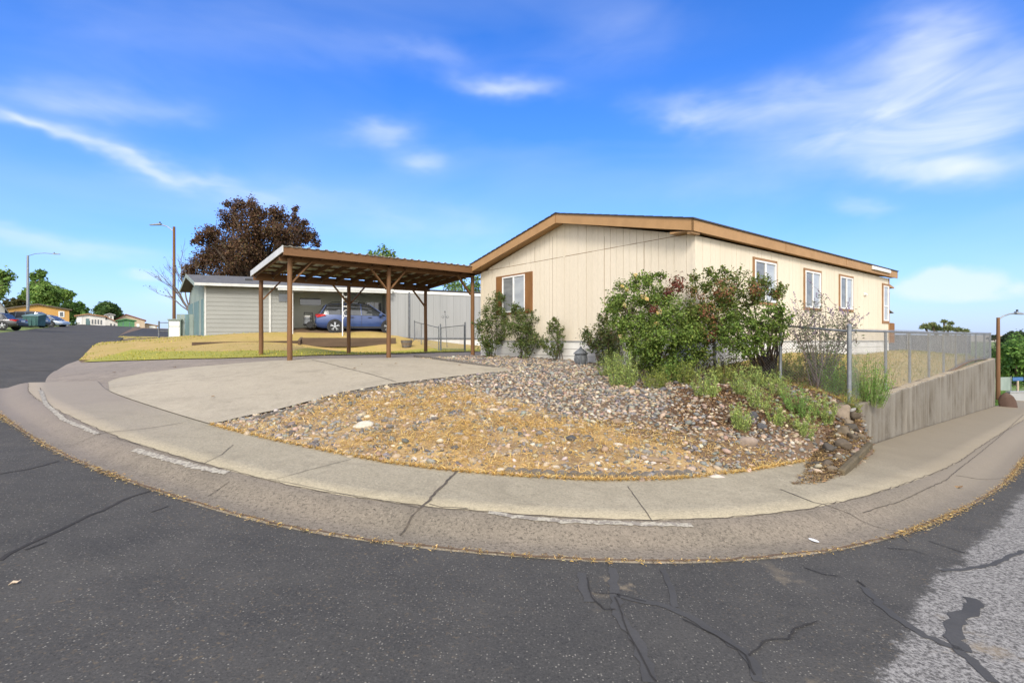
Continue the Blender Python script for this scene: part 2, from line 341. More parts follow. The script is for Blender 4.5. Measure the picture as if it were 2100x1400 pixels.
# materials of the ground
def asphalt():
    m, N, L, B = newmat('asphalt'); B.inputs['Roughness'].default_value = .95; B.inputs['Specular IOR Level'].default_value = .08
    n1 = noise(N, L, .45, 5); n2 = noise(N, L, 2.2, 4)
    base = mixn(N, L, ramp(N, L, n1, .35, .65), (.068,.065,.059), (.088,.083,.075))
    base = mixn(N, L, ramp(N, L, n2, .3, .75, 0, .6), base, (.038,.038,.039))
    big = noise(N, L, 60, 4, .8); base = mixn(N, L, ramp(N, L, big, .48, .68, 0, .55), base, (.118,.111,.100)); fin = noise(N, L, 75, 2, .7, stretch=(1,1,1)); base = mixn(N, L, ramp(N, L, fin, .54, .68, 0, .45), base, (.018,.018,.019))
    tan = noise(N, L, 34, 2, .6); tn = noise(N, L, .8, 4); tm = N.new('ShaderNodeMath'); tm.operation = 'MULTIPLY'; L.new(ramp(N, L, tan, .60, .70), tm.inputs[0]); L.new(ramp(N, L, tn, .40, .65), tm.inputs[1]); base = mixn(N, L, tm.outputs[0], base, (.135,.108,.075))
    vo = N.new('ShaderNodeTexVoronoi'); vo.inputs['Scale'].default_value = 62; t = N.new('ShaderNodeTexCoord'); L.new(t.outputs['Object'], vo.inputs['Vector'])
    sx = N.new('ShaderNodeSeparateColor'); L.new(vo.outputs['Color'], sx.inputs[0])
    k = N.new('ShaderNodeMath'); k.operation = 'MULTIPLY'; L.new(ramp(N, L, vo.outputs['Distance'], .22, .36, 1, 0), k.inputs[0]); L.new(ramp(N, L, sx.outputs[0], .74, 1.0, 0, .95), k.inputs[1])
    base = mixn(N, L, k.outputs[0], base, (.26,.24,.20))
    # worn aggregate where the seal coat is gone (painted outline, broken up by noise)
    at = N.new('ShaderNodeVertexColor'); at.layer_name = 'Col'; sc = N.new('ShaderNodeSeparateColor'); L.new(at.outputs[0], sc.inputs[0])
    nn = noise(N, L, 5.5, 12, .85); ad = N.new('ShaderNodeMath'); ad.operation = 'MULTIPLY_ADD'; L.new(nn, ad.inputs[0]); ad.inputs[1].default_value = .9; ad.inputs[2].default_value = -.45
    a2 = N.new('ShaderNodeMath'); L.new(ad.outputs[0], a2.inputs[0]); L.new(sc.outputs[0], a2.inputs[1])
    ag = noise(N, L, 42, 3, .8, stretch=(1,1.0,1)); agg = mixn(N, L, ramp(N, L, ag, .40, .60), (.085,.08,.075), (.30,.285,.26))
    base = mixn(N, L, ramp(N, L, a2.outputs[0], .46, .54), base, agg)
    # pale sandy scuffs
    n4 = noise(N, L, 1.3, 6, .7); s4 = N.new('ShaderNodeMath'); s4.operation = 'MULTIPLY'; L.new(ramp(N, L, n4, .60, .70), s4.inputs[0]); L.new(sc.outputs[1], s4.inputs[1])
    base = mixn(N, L, s4.outputs[0], base, (.25,.20,.135))
    L.new(base, B.inputs['Base Color']); bump(N, L, B, big, .5, .008); return m
M['asphalt'] = asphalt(); M['asphalt_plain'] = mat('plain asphalt', (.05,.05,.05), (.065,.064,.062), .5, .95, fine=20, spec=.1)
def concrete(name, c, c2, stain, speck=.25, drift=None, drift2=None):
    m, N, L, B = newmat(name); B.inputs['Roughness'].default_value = .85; B.inputs['Specular IOR Level'].default_value = .25
    n1 = noise(N, L, .7, 6); n2 = noise(N, L, 5, 5, .7); n3 = noise(N, L, 34, 5, .85)
    col = mixn(N, L, ramp(N, L, n1, .36, .64), c, c2); col = mixn(N, L, ramp(N, L, n2, .42, .72, 0, .6), col, stain)
    col = mixn(N, L, ramp(N, L, n3, .50, .62, 0, speck*1.5), col, tuple(x*.28 for x in c))
    n5 = noise(N, L, 48, 3, .8); col = mixn(N, L, ramp(N, L, n5, .54, .66, 0, .6), col, tuple(min(1, x*1.45) for x in c))
    n8 = noise(N, L, 1.6, 7, .75, dist=.6); col = mixn(N, L, ramp(N, L, n8, .50, .68, 0, .55), col, tuple(x*.72 for x in stain))
    n9 = noise(N, L, 14, 3, .7); col = mixn(N, L, ramp(N, L, n9, .60, .68, 0, .45), col, tuple(x*.55 for x in c))
    if drift:
        tx = N.new('ShaderNodeTexCoord'); sx = N.new('ShaderNodeSeparateXYZ'); L.new(tx.outputs['Object'], sx.inputs[0]); n6 = noise(N, L, .35, 5)
        a6 = N.new('ShaderNodeMath'); a6.operation = 'MULTIPLY_ADD'; L.new(n6, a6.inputs[0]); a6.inputs[1].default_value = 5; L.new(sx.outputs[0], a6.inputs[2])
        col = mixn(N, L, ramp(N, L, a6.outputs[0], 6.2, 9.5, 0, .8), col, drift); col = mixn(N, L, ramp(N, L, a6.outputs[0], -1.5, -6, 0, .75), col, drift2)
    L.new(col, B.inputs['Base Color']); bump(N, L, B, n3, .25, .004); return m
M['sidewalk'] = concrete('sidewalk concrete', (0.335,0.291,0.205), (0.293,0.255,0.178), (0.260,0.223,0.154), .35, (0.196,0.162,0.112), (0.240,0.201,0.161))
M['curb'] = concrete('curb concrete', (0.217,0.180,0.134), (0.185,0.157,0.116), (0.158,0.133,0.100), .6, (0.203,0.170,0.124), (0.203,0.170,0.141))
M['slab'] = concrete('driveway concrete', (0.350,0.304,0.224), (0.316,0.275,0.204), (0.282,0.243,0.174), .12)
M['olddrive'] = concrete('old drive concrete', (0.254,0.212,0.165), (0.216,0.181,0.145), (0.178,0.149,0.119), .3)
M['soil'] = mat('dry soil', (.17,.11,.065), (.10,.064,.038), 3.5, .95, fine=40, bmp=.6)
M['strawsoil'] = mat('straw covered soil', (.40,.27,.12), (.22,.15,.085), 2.5, .95, fine=35, bmp=.6)
M['lawn_base'] = mat('lawn soil', (.34,.255,.07), (.40,.275,.10), 1.2, .95, fine=30, bmp=.4)
M['field'] = mat('field grass', (.16,.19,.045), (.11,.16,.03), .15, .95, fine=8)
M['hill'] = mat('dry hill', (.42,.36,.27), (.34,.31,.24), .004, .95)

# ground to the horizon
gx = np.concatenate([-np.geomspace(4000, 40, 26), np.arange(-36, 37, 3.), np.geomspace(40, 4000, 26)])
gyv = np.concatenate([-np.geomspace(1500, 14, 12), np.arange(-10, 61, 3.), np.geomspace(64, 5000, 30)])
XX, YY = np.meshgrid(gx, gyv); ZZ = road_z(XX, YY)-.12
n0, n1_ = XX.shape; idx = np.arange(n0*n1_).reshape(n0, n1_)
tag(np_mesh('ground', np.stack([XX.ravel(), YY.ravel(), ZZ.ravel()], 1), np.stack([idx[:-1,:-1].ravel(), idx[:-1,1:].ravel(), idx[1:,1:].ravel(), idx[1:,:-1].ravel()], 1), M['field'], smooth=True), kind='structure')
# far dry hills
hx = np.linspace(-3500, 5200, 160); V = []; F = []
for i, x in enumerate(hx):
    h = 9+17*(.5+.5*math.sin(x*.0021+1.0))+6*math.sin(x*.007)+3*math.sin(x*.019)
    for y, z in ((2500, -16), (2900, h*.7), (3300, h), (4200, -20)): V.append((x, y, z))
for i in range(159): F += [(4*i+k, 4*i+4+k, 4*i+5+k, 4*i+1+k) for k in range(3)]
tag(np_mesh('hills', V, F, M['hill'], smooth=True), kind='structure')

# road: fine grid nearby, coarse strip up the left street
def grid(xs, ys):
    X, Y = np.meshgrid(xs, ys); i = np.arange(X.size).reshape(X.shape)
    return X.ravel(), Y.ravel(), np.stack([i[:-1,:-1].ravel(), i[:-1,1:].ravel(), i[1:,1:].ravel(), i[1:,:-1].ravel()], 1)
WORN = [gr(*p) for p in [(1780,1400),(1850,1330),(1870,1270),(1885,1225),(1920,1195),(1902,1180),(1985,1160),(1975,1145),(2000,1120),(2040,1085),(2070,1050),(2099,1010)]]+[np.array(p) for p in [(14,8.),(14,-2.),(4,-2.),(2.2,.8)]]
WORN = np.array(WORN)
def polydist(x, y, poly):
    d = np.full(len(x), 1e9); q = np.stack([x, y], 1)
    for a, b in zip(poly, np.roll(poly, -1, 0)):
        ab = b-a; t = np.clip(((q-a)@ab)/max(ab@ab, 1e-9), 0, 1); d = np.minimum(d, np.linalg.norm(q-(a+t[:, None]*ab), axis=1))
    return np.where(inpoly(x, y, poly), -d, d)
x, y, F = grid(np.arange(-24, 30.01, .18), np.arange(-4, 26, .18))
fc = np.stack([x[F].mean(1), y[F].mean(1)], 1)
keep = ~((inpoly(fc[:,0], fc[:,1], np.array([(-12,14.2),(-9,11.5),(-5,7.6),(0,5.2),(4,6.3),(9,10.7),(28,27.5),(28,40),(-40,60),(-16.5,20.5)]))))
F = F[keep]
wd = np.clip(.5-polydist(x, y, WORN)*1.6, 0, 1)
scuff = np.exp(-((x-2.2)**2/1.6**2+(y-3.0)**2/.9**2))*.9+.12*(np.sin(x*1.7)*np.sin(y*2.3) > .6)+np.exp(-((x-.6)**2/1.3**2+(y-3.65)**2/.14**2))*.9
V = np.column_stack([x, y, road_z(x, y)])
used = np.unique(F); rm = np.full(len(x), -1); rm[used] = np.arange(len(used))
tag(np_mesh('road', V[used], rm[F], M['asphalt'], col=np.column_stack([wd, np.clip(scuff, 0, 1), 0*x])[used], smooth=True), kind='structure')
s = np.arange(-4, 125, 2.); lat = np.array([.4, -2, -4.5, -6.7]); Vs = []; 
for a in s:
    for l in lat:
        bx, by = -16-.577*a+.817*l, 18.9+.817*a+.577*l; Vs.append((bx, by))
Vs = np.array(Vs); i = np.arange(len(s)*4).reshape(-1, 4); Fs = np.stack([i[:-1,:-1].ravel(), i[1:,:-1].ravel(), i[1:,1:].ravel(), i[:-1,1:].ravel()], 1)
tag(np_mesh('road', np.column_stack([Vs, road_z(Vs[:,0], Vs[:,1])+.006]), Fs, M['asphalt'], col=np.zeros((len(Vs), 3)), smooth=True), kind='structure')

# gutter, rolled curb and sidewalk swept round the corner
def sweep(name, prof, material, i0=0, i1=None, smooth=True):
    i1 = i1 or len(toe); V = []; k = len(prof)
    for d, h in prof:
        q = (toe+nrm*d)[i0:i1]; V.append(np.column_stack([q, road_z(q[:,0], q[:,1])+h]))
    V = np.stack(V, 1); n = len(V); i = np.arange(n*k).reshape(n, k)
    o = np_mesh(name, V.reshape(-1, 3), np.stack([i[:-1,:-1].ravel(), i[1:,:-1].ravel(), i[1:,1:].ravel(), i[:-1,1:].ravel()], 1), material, smooth=smooth)
    return tag(o, kind='structure')
sweep('curb', [(-.02,-.06),(0,.012),(.06,.010),(.18,.006),(.27,.02),(.36,.06),(.46,.10),(.55,.122),(.62,.128),(.65,.128)], M['curb'])
sweep('sidewalk', [(.60,.05),(.605,.132),(.9,.136),(1.2,.14),(1.5,.146),(1.83,.15),(1.86,.15),(1.87,.0)], M['sidewalk'], smooth=False)
def sw_z(x, y):                             # height of curb or sidewalk at a point
    x = np.atleast_1d(np.asarray(x, float)); y = np.atleast_1d(np.asarray(y, float))
    q = np.stack([x, y], 1); d2 = ((q[:, None, :]-toe[None])**2).sum(-1); j = d2.argmin(1)
    d = ((q-toe[j])*nrm[j]).sum(1)
    return road_z(x, y)+np.interp(d, [-.3,0,.06,.18,.27,.36,.46,.55,.62,.65,.9,1.5,1.86], [0,.012,.010,.006,.02,.06,.10,.122,.131,.133,.137,.147,.15])
def gs(px, py): return ground_hit(px, py, lambda a, b: sw_z(a, b), 2.2, 40)

# yards
street_edge = [(-16-.577*d, 18.9+.817*d) for d in (70, 45, 25, 10, 0)]
SW_L = [tuple(p) for p in off(1.80)]
WALL0, WALL1 = np.array((6.04, 8.98)), np.array((20.2, 21.4))
k1 = int(np.argmin(((off(1.8)-np.array((5.75, 8.70)))**2).sum(1)))
yardp = street_edge+[(-13.9,14.9),(-11.9,12.2)]+SW_L[:k1]+[(6.12,9.08),(20.2,21.55),(22,27),(18,40),(-20,75)]
sheet('yard', yardp, yard_z, .35, M['soil'])
lay = lambda pts: [gy(*p) for p in pts]
PATH = [(-13.9,14.9),(-11.9,12.2)]+[tuple(p) for p in off(1.82)[:40]]+lay([(440,850),(700,742),(845,738.5),(985,733),(990,721),(850,725.5),(760,728),(600,732.5),(450,736.5),(300,740),(166,744)])+[(-16,18.9)]
sheet('old_driveway', PATH, yard_z, .3, M['olddrive'], .014)
SLAB = lay([(222,785),(240,778),(300,766),(400,754),(500,746),(600,740),(700,737),(848,734.5),(960,748),(1062,761),(985,768),(900,778),(800,790),(700,808),(640,824),(560,845),(500,857),(455,868)])
jj = [int(np.argmin(((off(1.82)-gs(*p))**2).sum(1))) for p in ((440,872),(240,800))]
SLAB += [tuple(p) for p in off(1.84)[jj[1]+2:jj[0]+1:4][::-1]]
sheet('driveway', SLAB, yard_z, .22, M['slab'], .03)
LAWN = [tuple(p) for p in ((-16,18.9),(-16.6,19.8),(-19,23.2),(-24.4,30.8),(-33,43),(-29,46),(-19,31),(-17.5,27.5),(-15.2,24.9),(-11.5,26.3),(-6.8,28.2),(-5.6,28.0),(-1.6,30.3))]+lay([(988,721),(850,725.5),(760,728),(600,732.5),(450,736.5),(300,740)])
sheet('lawn', LAWN, yard_z, .3, M['lawn_base'], .03)
M['grass_base'] = mat('green yellow turf', (.30,.27,.035), (.24,.235,.035), 1.5, .95, fine=25, bmp=.4)
sheet('lawn_strip', lay([(168,744),(300,740),(450,736.5),(600,732.5),(760,728),(850,725.5),(985,722),(985,717),(850,718),(700,719),(600,721),(450,723),(340,722),(272,718)]), yard_z, .3, M['grass_base'], .04)
sheet('side_street', [(-24.6,31.0),(-33,43),(-52,72),(-34,72),(-23,45),(-20.5,33)], yard_z, .8, M['asphalt_plain'], .03)
BEDTOP = lay([(850,735),(985,731),(1110,738)])
BED = lay([(455,868),(500,857),(560,845),(640,824),(700,808),(800,790),(900,778),(985,768),(1062,761),(960,748),(848,735),(985,730)])+[(-1.0,17.0),(1.43,13.95),(3.9,10.85),(6.1,9.25),(6.04,9.0)]+[tuple(p) for p in off(1.80)[jj[0]:k1-1][::-1]]
BACKY = [(3.95,10.9),(6.15,9.3),(20.1,21.6),(21.5,26),(13.8,18.7)]
sheet('back_lawn', BACKY, yard_z, .35, M['lawn_base'], .02)
STRAW = np.array(lay([(455,868),(560,845),(640,824),(800,791),(870,784),(960,800),(1100,830),(1220,865),(1330,905),(1440,940),(1560,985)])+[tuple(p) for p in off(1.78)[jj[0]:k1-22][::-1]])
sheet('straw_ground', resample(STRAW, .25)+RNG.normal(0, .07, resample(STRAW, .25).shape), yard_z, .3, M['strawsoil'], .008)

# joints, cracks and sealed cracks lying on the pavement
def strip(mb, pts, w, zf, lift=.004, wob=.25, seg=.08, skip=0.):
    pts = np.array(pts, float); q = []
    for a, b in zip(pts[:-1], pts[1:]):
        n = max(1, int(np.linalg.norm(b-a)/seg)); q += [a+(b-a)*k/n for k in range(n)]
    q = np.array(q+[pts[-1]]); t = np.gradient(q, axis=0); t /= np.maximum(np.linalg.norm(t, axis=1), 1e-9)[:, None]; nn = np.stack([-t[:,1], t[:,0]], 1)
    if wob: q = q+nn*(RNG.normal(0, w*wob, len(q)))[:, None]
    ww = w/2*(1+RNG.uniform(-.45, .45, (len(q), 2))*min(1, wob*2))
    a = q+nn*ww[:, :1]; b = q-nn*ww[:, 1:]; za = zf(a[:,0], a[:,1])+lift; zb = zf(b[:,0], b[:,1])+lift
    o = len(mb.V); mb.V += [(*p, z) for p, z in zip(a, za)]+[(*p, z) for p, z in zip(b, zb)]; n = len(q)
    mb.F += [(o+i, o+n+i, o+n+i+1, o+i+1) for i in range(n-1) if RNG.random() >= skip]
M['crack'] = mat('dark open crack', (.11,.088,.062), (.055,.046,.037), 8, .95)
M['crack_dark'] = mat('open road crack', (.034,.030,.026), (.022,.020,.018), 8, .95)
M['sealant'] = mat('crack sealant', (.050,.048,.045), (.065,.062,.058), 2.5, .85, fine=50, bmp=.2)
M['oldpaint'] = mat('worn curb paint', (.34,.31,.245), (.205,.18,.148), 24, .85, lo=.47, hi=.53, detail=9)
mb = MB()
S = lambda *pp: [gs(*p) for p in pp]
for pts, w in [(S((938,966),(880,1025),(862,1040)),.035),(S((862,1040),(845,1060),(820,1098)),.022),(S((1288,998),(1338,1070)),.012),(S((1600,1003),(1668,1030),(1742,1054)),.02),
 (S((1742,1054),(1840,1090),(1866,1112)),.012),(S((1770,1052),(1850,1027),(1940,985),(2004,933),(2050,895),(2099,850)),.014),(S((205,890),(290,880),(376,867)),.016),(S((205,890),(170,905),(110,918)),.010),
 (S((420,950),(455,932),(478,912)),.010),(S((568,982),(640,962),(720,942)),.010),(S((427,1018),(450,1003),(470,988)),.010),(S((550,982),(620,996),(700,1012),(780,1026),(860,1042)),.009),(S((880,1034),(905,1040),(960,1043)),.014),
 (S((225,896),(330,925),(420,953)),.008),(S((82,795),(88,815),(112,840),(150,868),(205,890)),.014),(S((1560,920),(1900,985)),.0),(S((1960,975),(2065,980)),.009)]:
    if w: strip(mb, pts, w*.72, sw_z, .005, .3)
Y_ = lambda *pp: [gy(*p) for p in pp]
strip(mb, off(.603)[3:300], .010, sw_z, .004, .8, .1)
mb.build('sidewalk_joint', M['crack']); tag(COL.objects['sidewalk_joint'], kind='structure')
mb = MB(); lift = .036
strip(mb, Y_((640,740),(700,755),(760,770),(812,786)), .018, yard_z, lift); strip(mb, Y_((232,797),(350,786),(480,772)), .012, yard_z, lift)
mb.build('driveway_joint', M['crack']); tag(COL.objects['driveway_joint'], kind='structure')
mb = MB(); strip(mb, Y_((112,792),(180,780),(245,776)), .016, yard_z, .020); strip(mb, Y_((300,756),(420,750),(520,744)), .012, yard_z, .020)
mb.build('old_driveway_joint', M['crack']); tag(COL.objects['old_driveway_joint'], kind='structure')
mb = MB(); strip(mb, off(.012)[2:330], .03, sw_z, .003, .3, .13); mb.build('gutter_gap', M['soil']); tag(COL.objects['gutter_gap'], kind='structure')
G_ = lambda *pp: [gr(*p) for p in pp]
mb = MB(); rz3 = lambda x, y: road_z(x, y)
for pts, w in [(G_((0,1150),(60,1115),(160,1070),(260,1022),(308,1007)),.03),(G_((50,1128),(95,1112)),.02),(G_((0,972),(60,962),(120,946)),.02),(G_((310,1050),(345,1038)),.012)]: strip(mb, pts, w, rz3, .004)
mb.build('road_crack', M['crack_dark']); tag(COL.objects['road_crack'], kind='structure')
mb = MB(); mc = MB()
for pts, w in [(G_((1195,1175),(1197,1200),(1212,1235)),.085),(G_((1255,1165),(1262,1225),(1275,1270),(1310,1320),(1335,1400)),.085),(G_((1265,1220),(1330,1235),(1400,1258),(1470,1300),(1530,1345),(1560,1400)),.075),(G_((1360,1168),(1375,1205),(1385,1245)),.06),
 (G_((1775,1205),(1805,1240),(1850,1275),(1900,1305),(1960,1330),(2000,1360),(2040,1400)),.075),(G_((1985,1225),(1998,1245),(1960,1272),(1958,1310),(1975,1335)),.11),(G_((2099,1130),(2040,1155),(1990,1166),(1930,1170)),.05)]: strip(mb, catmull(pts, .05), w*.8, rz3, .004, .13, .035)
for pts, w in [(G_((1205,1185),(1212,1225),(1240,1250),(1262,1250)),.014),(G_((1262,1225),(1290,1300),(1322,1360),(1345,1400)),.013),(G_((1218,1217),(1260,1218),(1325,1235)),.010),(G_((1535,1345),(1560,1325),(1575,1313),(1620,1312),(1630,1290),(1675,1275)),.016),
 (G_((1650,1165),(1690,1178),(1720,1182)),.013),(G_((1400,1270),(1470,1305),(1530,1345),(1545,1385)),.013),(G_((1757,1191),(1775,1203)),.02),(G_((1905,1110),(1940,1122),(1980,1135)),.016),(G_((1820,1125),(1870,1128),(1900,1138)),.012)]: strip(mc, pts, w*.7, rz3, .008, .35, .05)
mb.build('sealed_crack', M['sealant']); tag(COL.objects['sealed_crack'], kind='structure')
mc.build('fine_crack', M['crack_dark']); tag(COL.objects['fine_crack'], kind='structure')
mb = MB()
for pts, w in [(S((83,800),(95,830),(130,860),(200,890)),.07),(S((275,922),(330,938),(400,957),(465,970)),.085),(S((1002,1051),(1060,1060),(1150,1069),(1300,1075),(1420,1078)),.06)]: strip(mb, pts, w*.95, sw_z, .006, .10, .03)
mb.build('curb_paint', M['oldpaint']); tag(COL.objects['curb_paint'], kind='structure')
mb = MB(); q = gs(1669, 1110); mb.V = [(q[0]+.028*math.cos(a)-.012*math.sin(a), q[1]+.05*math.sin(a), float(sw_z(q[0], q[1])[0])+.012) for a in np.linspace(0, 6.28, 12)[:-1]]; mb.F = [tuple(range(11))]
mb.build('white_spot', M['white']); tag(COL.objects['white_spot'], kind='structure')  # small white disc lying on the curb
# ------------------------------------------------------------------ the cream manufactured home (local x along the long side, y along the gable)
HA = math.atan2(.619, .785)
home = thing('manufactured_home', 'cream double wide manufactured home with brown fascia and low gable roof', 'house', (3.89, 10.9, -.75), HA)
HZ0 = .75
GW, LEN, ZE, ZP, ZS = 7.95, 12.5, 2.24+HZ0, 3.20+HZ0, -.02+HZ0        # gable width, length, wall top, peak, siding bottom
def zroof(y): return ZE+(ZP-ZE)*(1-abs(y-GW/2)/(GW/2))
def boards_gable():
    mb = MB(); xf = -.004
    mb.prism([(.012,0.01,ZS),(.012,GW-.01,ZS),(.012,GW-.01,ZE-.02),(.012,GW/2,ZP-.02),(.012,.01,ZE-.02)], (.1,0,0))
    random.seed(4); y = 0.0; zseam = 2.28+HZ0-.0
    while y < GW-.01:
        w = random.choice((.203,.203,.203,.305)) ; y1 = min(GW, y+w); g = random.choice((.006,.008,.012)) if y1 < GW else 0
        a, b = y, y1-g
        if b-a < .02: y = y1; continue
        pr = random.uniform(0, .0025)
        def pan(z0f, z1f):
            pts = [(xf-pr,a,z0f(a)),(xf-pr,b,z0f(b)),(xf-pr,b,z1f(b)),(xf-pr,a,z1f(a))]
            if a < GW/2 < b: pts = pts[:3]+[(xf-pr,GW/2,z1f(GW/2))]+pts[3:]
            mb.prism(pts, (.02,0,0))
        pan(lambda v: ZS, lambda v: min(zseam-.006, zroof(v)-.01))
        if min(zroof(a), zroof(b)) > zseam+.03: pan(lambda v: zseam+.006, lambda v: zroof(v)-.005)
        y = y1
    return mb
boards_gable().build('wall', M['cream'], home)
mb = MB(); mb.box(.03, LEN, .012, .1, ZS, ZE-.02); x = .0; random.seed(5)
while x < LEN-.01:
    x1 = min(LEN, x+random.choice((.203,.203,.305))); g = random.choice((.006,.009)) if x1 < LEN else 0
    mb.box(x, x1-g, -random.uniform(.001,.004), .02, ZS, ZE-.01); x = x1
mb.build('wall', M['cream'], home)
mb = MB(); mb.box(.05, LEN-.01, GW-.1, GW, ZS, ZE-.02); mb.prism([(LEN-.1,0.02,ZS),(LEN-.1,GW-.02,ZS),(LEN-.1,GW-.02,ZE-.02),(LEN-.1,GW/2,ZP-.02),(LEN-.1,.02,ZE-.02)], (.09,0,0))
mb.build('wall', M['cream'], home)
mb = MB(); mb.box(-.012,.0,GW/2-.035,GW/2+.035,2.24+HZ0,ZP-.03); mb.build('batten', M['cream'], home)
mb = MB(); mb.box(-.016,.07,-.02,-.004,ZS,ZE-.02); mb.box(-.016,-.006,-.004,.07,ZS,ZE-.02); mb.build('corner_trim', M['cream'], home)
mb = MB(); mb.box(-.016,-.006,GW-.08,GW+.01,ZS,ZE-.02); mb.build('corner_trim', M['cream'], home)
mb = MB(); mb.box(-.006,.004,.02,GW-.1,2.272+HZ0,2.288+HZ0); mb.build('gable_seam', M['seam'], home)
for yy, z0, z1 in ((1.3,ZS,2.27+HZ0),(2.52,ZS,zroof(2.52)-.25),(4.43,ZS,zroof(4.43)-.2),(5.2,2.29+HZ0,zroof(5.2)-.2),(6.4,2.29+HZ0,zroof(6.4)-.2)): mb = MB(); mb.box(-.0075,.003,yy,yy+.008,z0,z1); mb.build('panel_seam', M['seam'], home)
# skirting: horizontal vinyl laps down into the ground, with a vented top strip
mb = MB()
for k in range(4):
    z1 = ZS-.03-k*.19; z0 = z1-.185
    mb.prism([(-.006,-.006,z1),(-.018-.0,-.018,z0),(-.018,GW+.01,z0),(-.006,GW,z1)], (.04,0,0))
    mb.prism([(0.05,-.006,z1),(0.05,-.018,z0),(LEN,-.018,z0),(LEN,-.006,z1)], (0,.04,0))
mb.build('skirting', M['skirt'], home)
mb = MB(); mb.box(-.022,.02,-.022,GW,ZS-.035,ZS-.002); mb.box(.02,LEN,-.022,.02,ZS-.035,ZS-.002); mb.build('skirting_vent_strip', M['grey_paint'], home)
# roof
OV, OE, EZ = .32, .16, 2.505+HZ0; PZ = 3.405+HZ0
sl = (PZ-EZ)/(GW/2+OE)
roof = MB()
for sgn in (0, 1):
    y0 = -OE if sgn == 0 else GW+OE; yo = y0-.03*(1-2*sgn)
    roof.prism([(-OV-.03, yo, EZ-.0-.03*sl), (-OV-.03, GW/2, PZ), (-OV-.03, GW/2, PZ+.02), (-OV-.03, yo, EZ-.03*sl+.02)], (LEN+OV+.5,0,0))
ro = roof.build('roof', M['shingle'], home)
mb = MB(); random.seed(8)
for k in range(17):                                   # overlapping shingle butts along the rake
    for sgn in (0, 1):
        u = k*.25; y = -OE-.03+u if sgn == 0 else GW+OE+.03-u
        if u > GW/2+OE: continue
        z = EZ-.03*sl+sl*u+.021
        y2 = y+.2*(1-2*sgn); mb.prism([(-OV-.036,y,z),(-OV-.036,y2,z+.2*sl),(-OV-.036,y2,z+.2*sl+.003),(-OV-.036,y,z+.009)], (LEN+OV+.51,0,0))
mb.build('shingle_courses', M['shingle'], ro)
fas = MB(); FH = .245
for sgn in (0, 1):
    y0 = -OE if sgn == 0 else GW+OE
    fas.prism([(-OV, y0, EZ), (-OV, GW/2, PZ), (-OV, GW/2, PZ-FH), (-OV, y0, EZ-FH)], (.035,0,0))
    fas.prism([(-OV, y0, EZ-.004), (-OV, y0+.035*(1-2*sgn), EZ+.002), (-OV, y0+.035*(1-2*sgn), EZ-FH), (-OV, y0, EZ-FH)], (LEN+OV+.45,0,0))
fas.prism([(LEN+.42, -OE, EZ), (LEN+.42, GW/2, PZ), (LEN+.42, GW+OE, EZ),(LEN+.42, GW+OE, EZ-FH), (LEN+.42, GW/2, PZ-FH), (LEN+.42, -OE, EZ-FH)], (.03,0,0))
fas.build('fascia', M['trim_brown'], home)
mb = MB()
for xx in (3.9, 8.0, 12.2): mb = MB(); mb.box(xx, xx+.012, -OE-.003, -OE+.004, EZ-FH, EZ-.01); mb.build('fascia_joint', M['shutter'], home)
mb = MB(); mb.box(-OV-.003,-OV+.003, GW/2-.008, GW/2+.008, PZ-FH, PZ-.02); mb.build('fascia_joint', M['shutter'], home)
sof = MB()
for sgn in (0, 1):
    y0 = -OE+.036 if sgn == 0 else GW+OE-.036
    sof.prism([(-OV+.036, y0, EZ-FH+.02), (-OV+.036, GW/2, PZ-FH+.02), (-OV+.036, GW/2, PZ-FH+.04), (-OV+.036, y0, EZ-FH+.04)], (OV+.3,0,0))
    sof.prism([(0.2, y0, EZ-FH+.02), (.2, (0.05 if sgn == 0 else GW-.05), EZ-FH+.02), (.2, (0.05 if sgn == 0 else GW-.05), EZ-FH+.045), (.2, y0, EZ-FH+.045)], (LEN+.2,0,0))
sof.build('soffit', M['trim_brown'], home)
mb = MB(); mb.prism([(-OV+.04,-.12,EZ-FH+.02),(-OV+.04,.42,EZ-FH+.02),(-OV+.04,.42,EZ-FH+.07),(-OV+.04,-.12,EZ-FH-.0)], (OV-.03,0,0)); mb.box(-OV+.04,-.01,-OE+.036,.0,EZ-FH-.045,EZ-FH+.015)
mb.build('eave_return', M['trim_brown'], home)
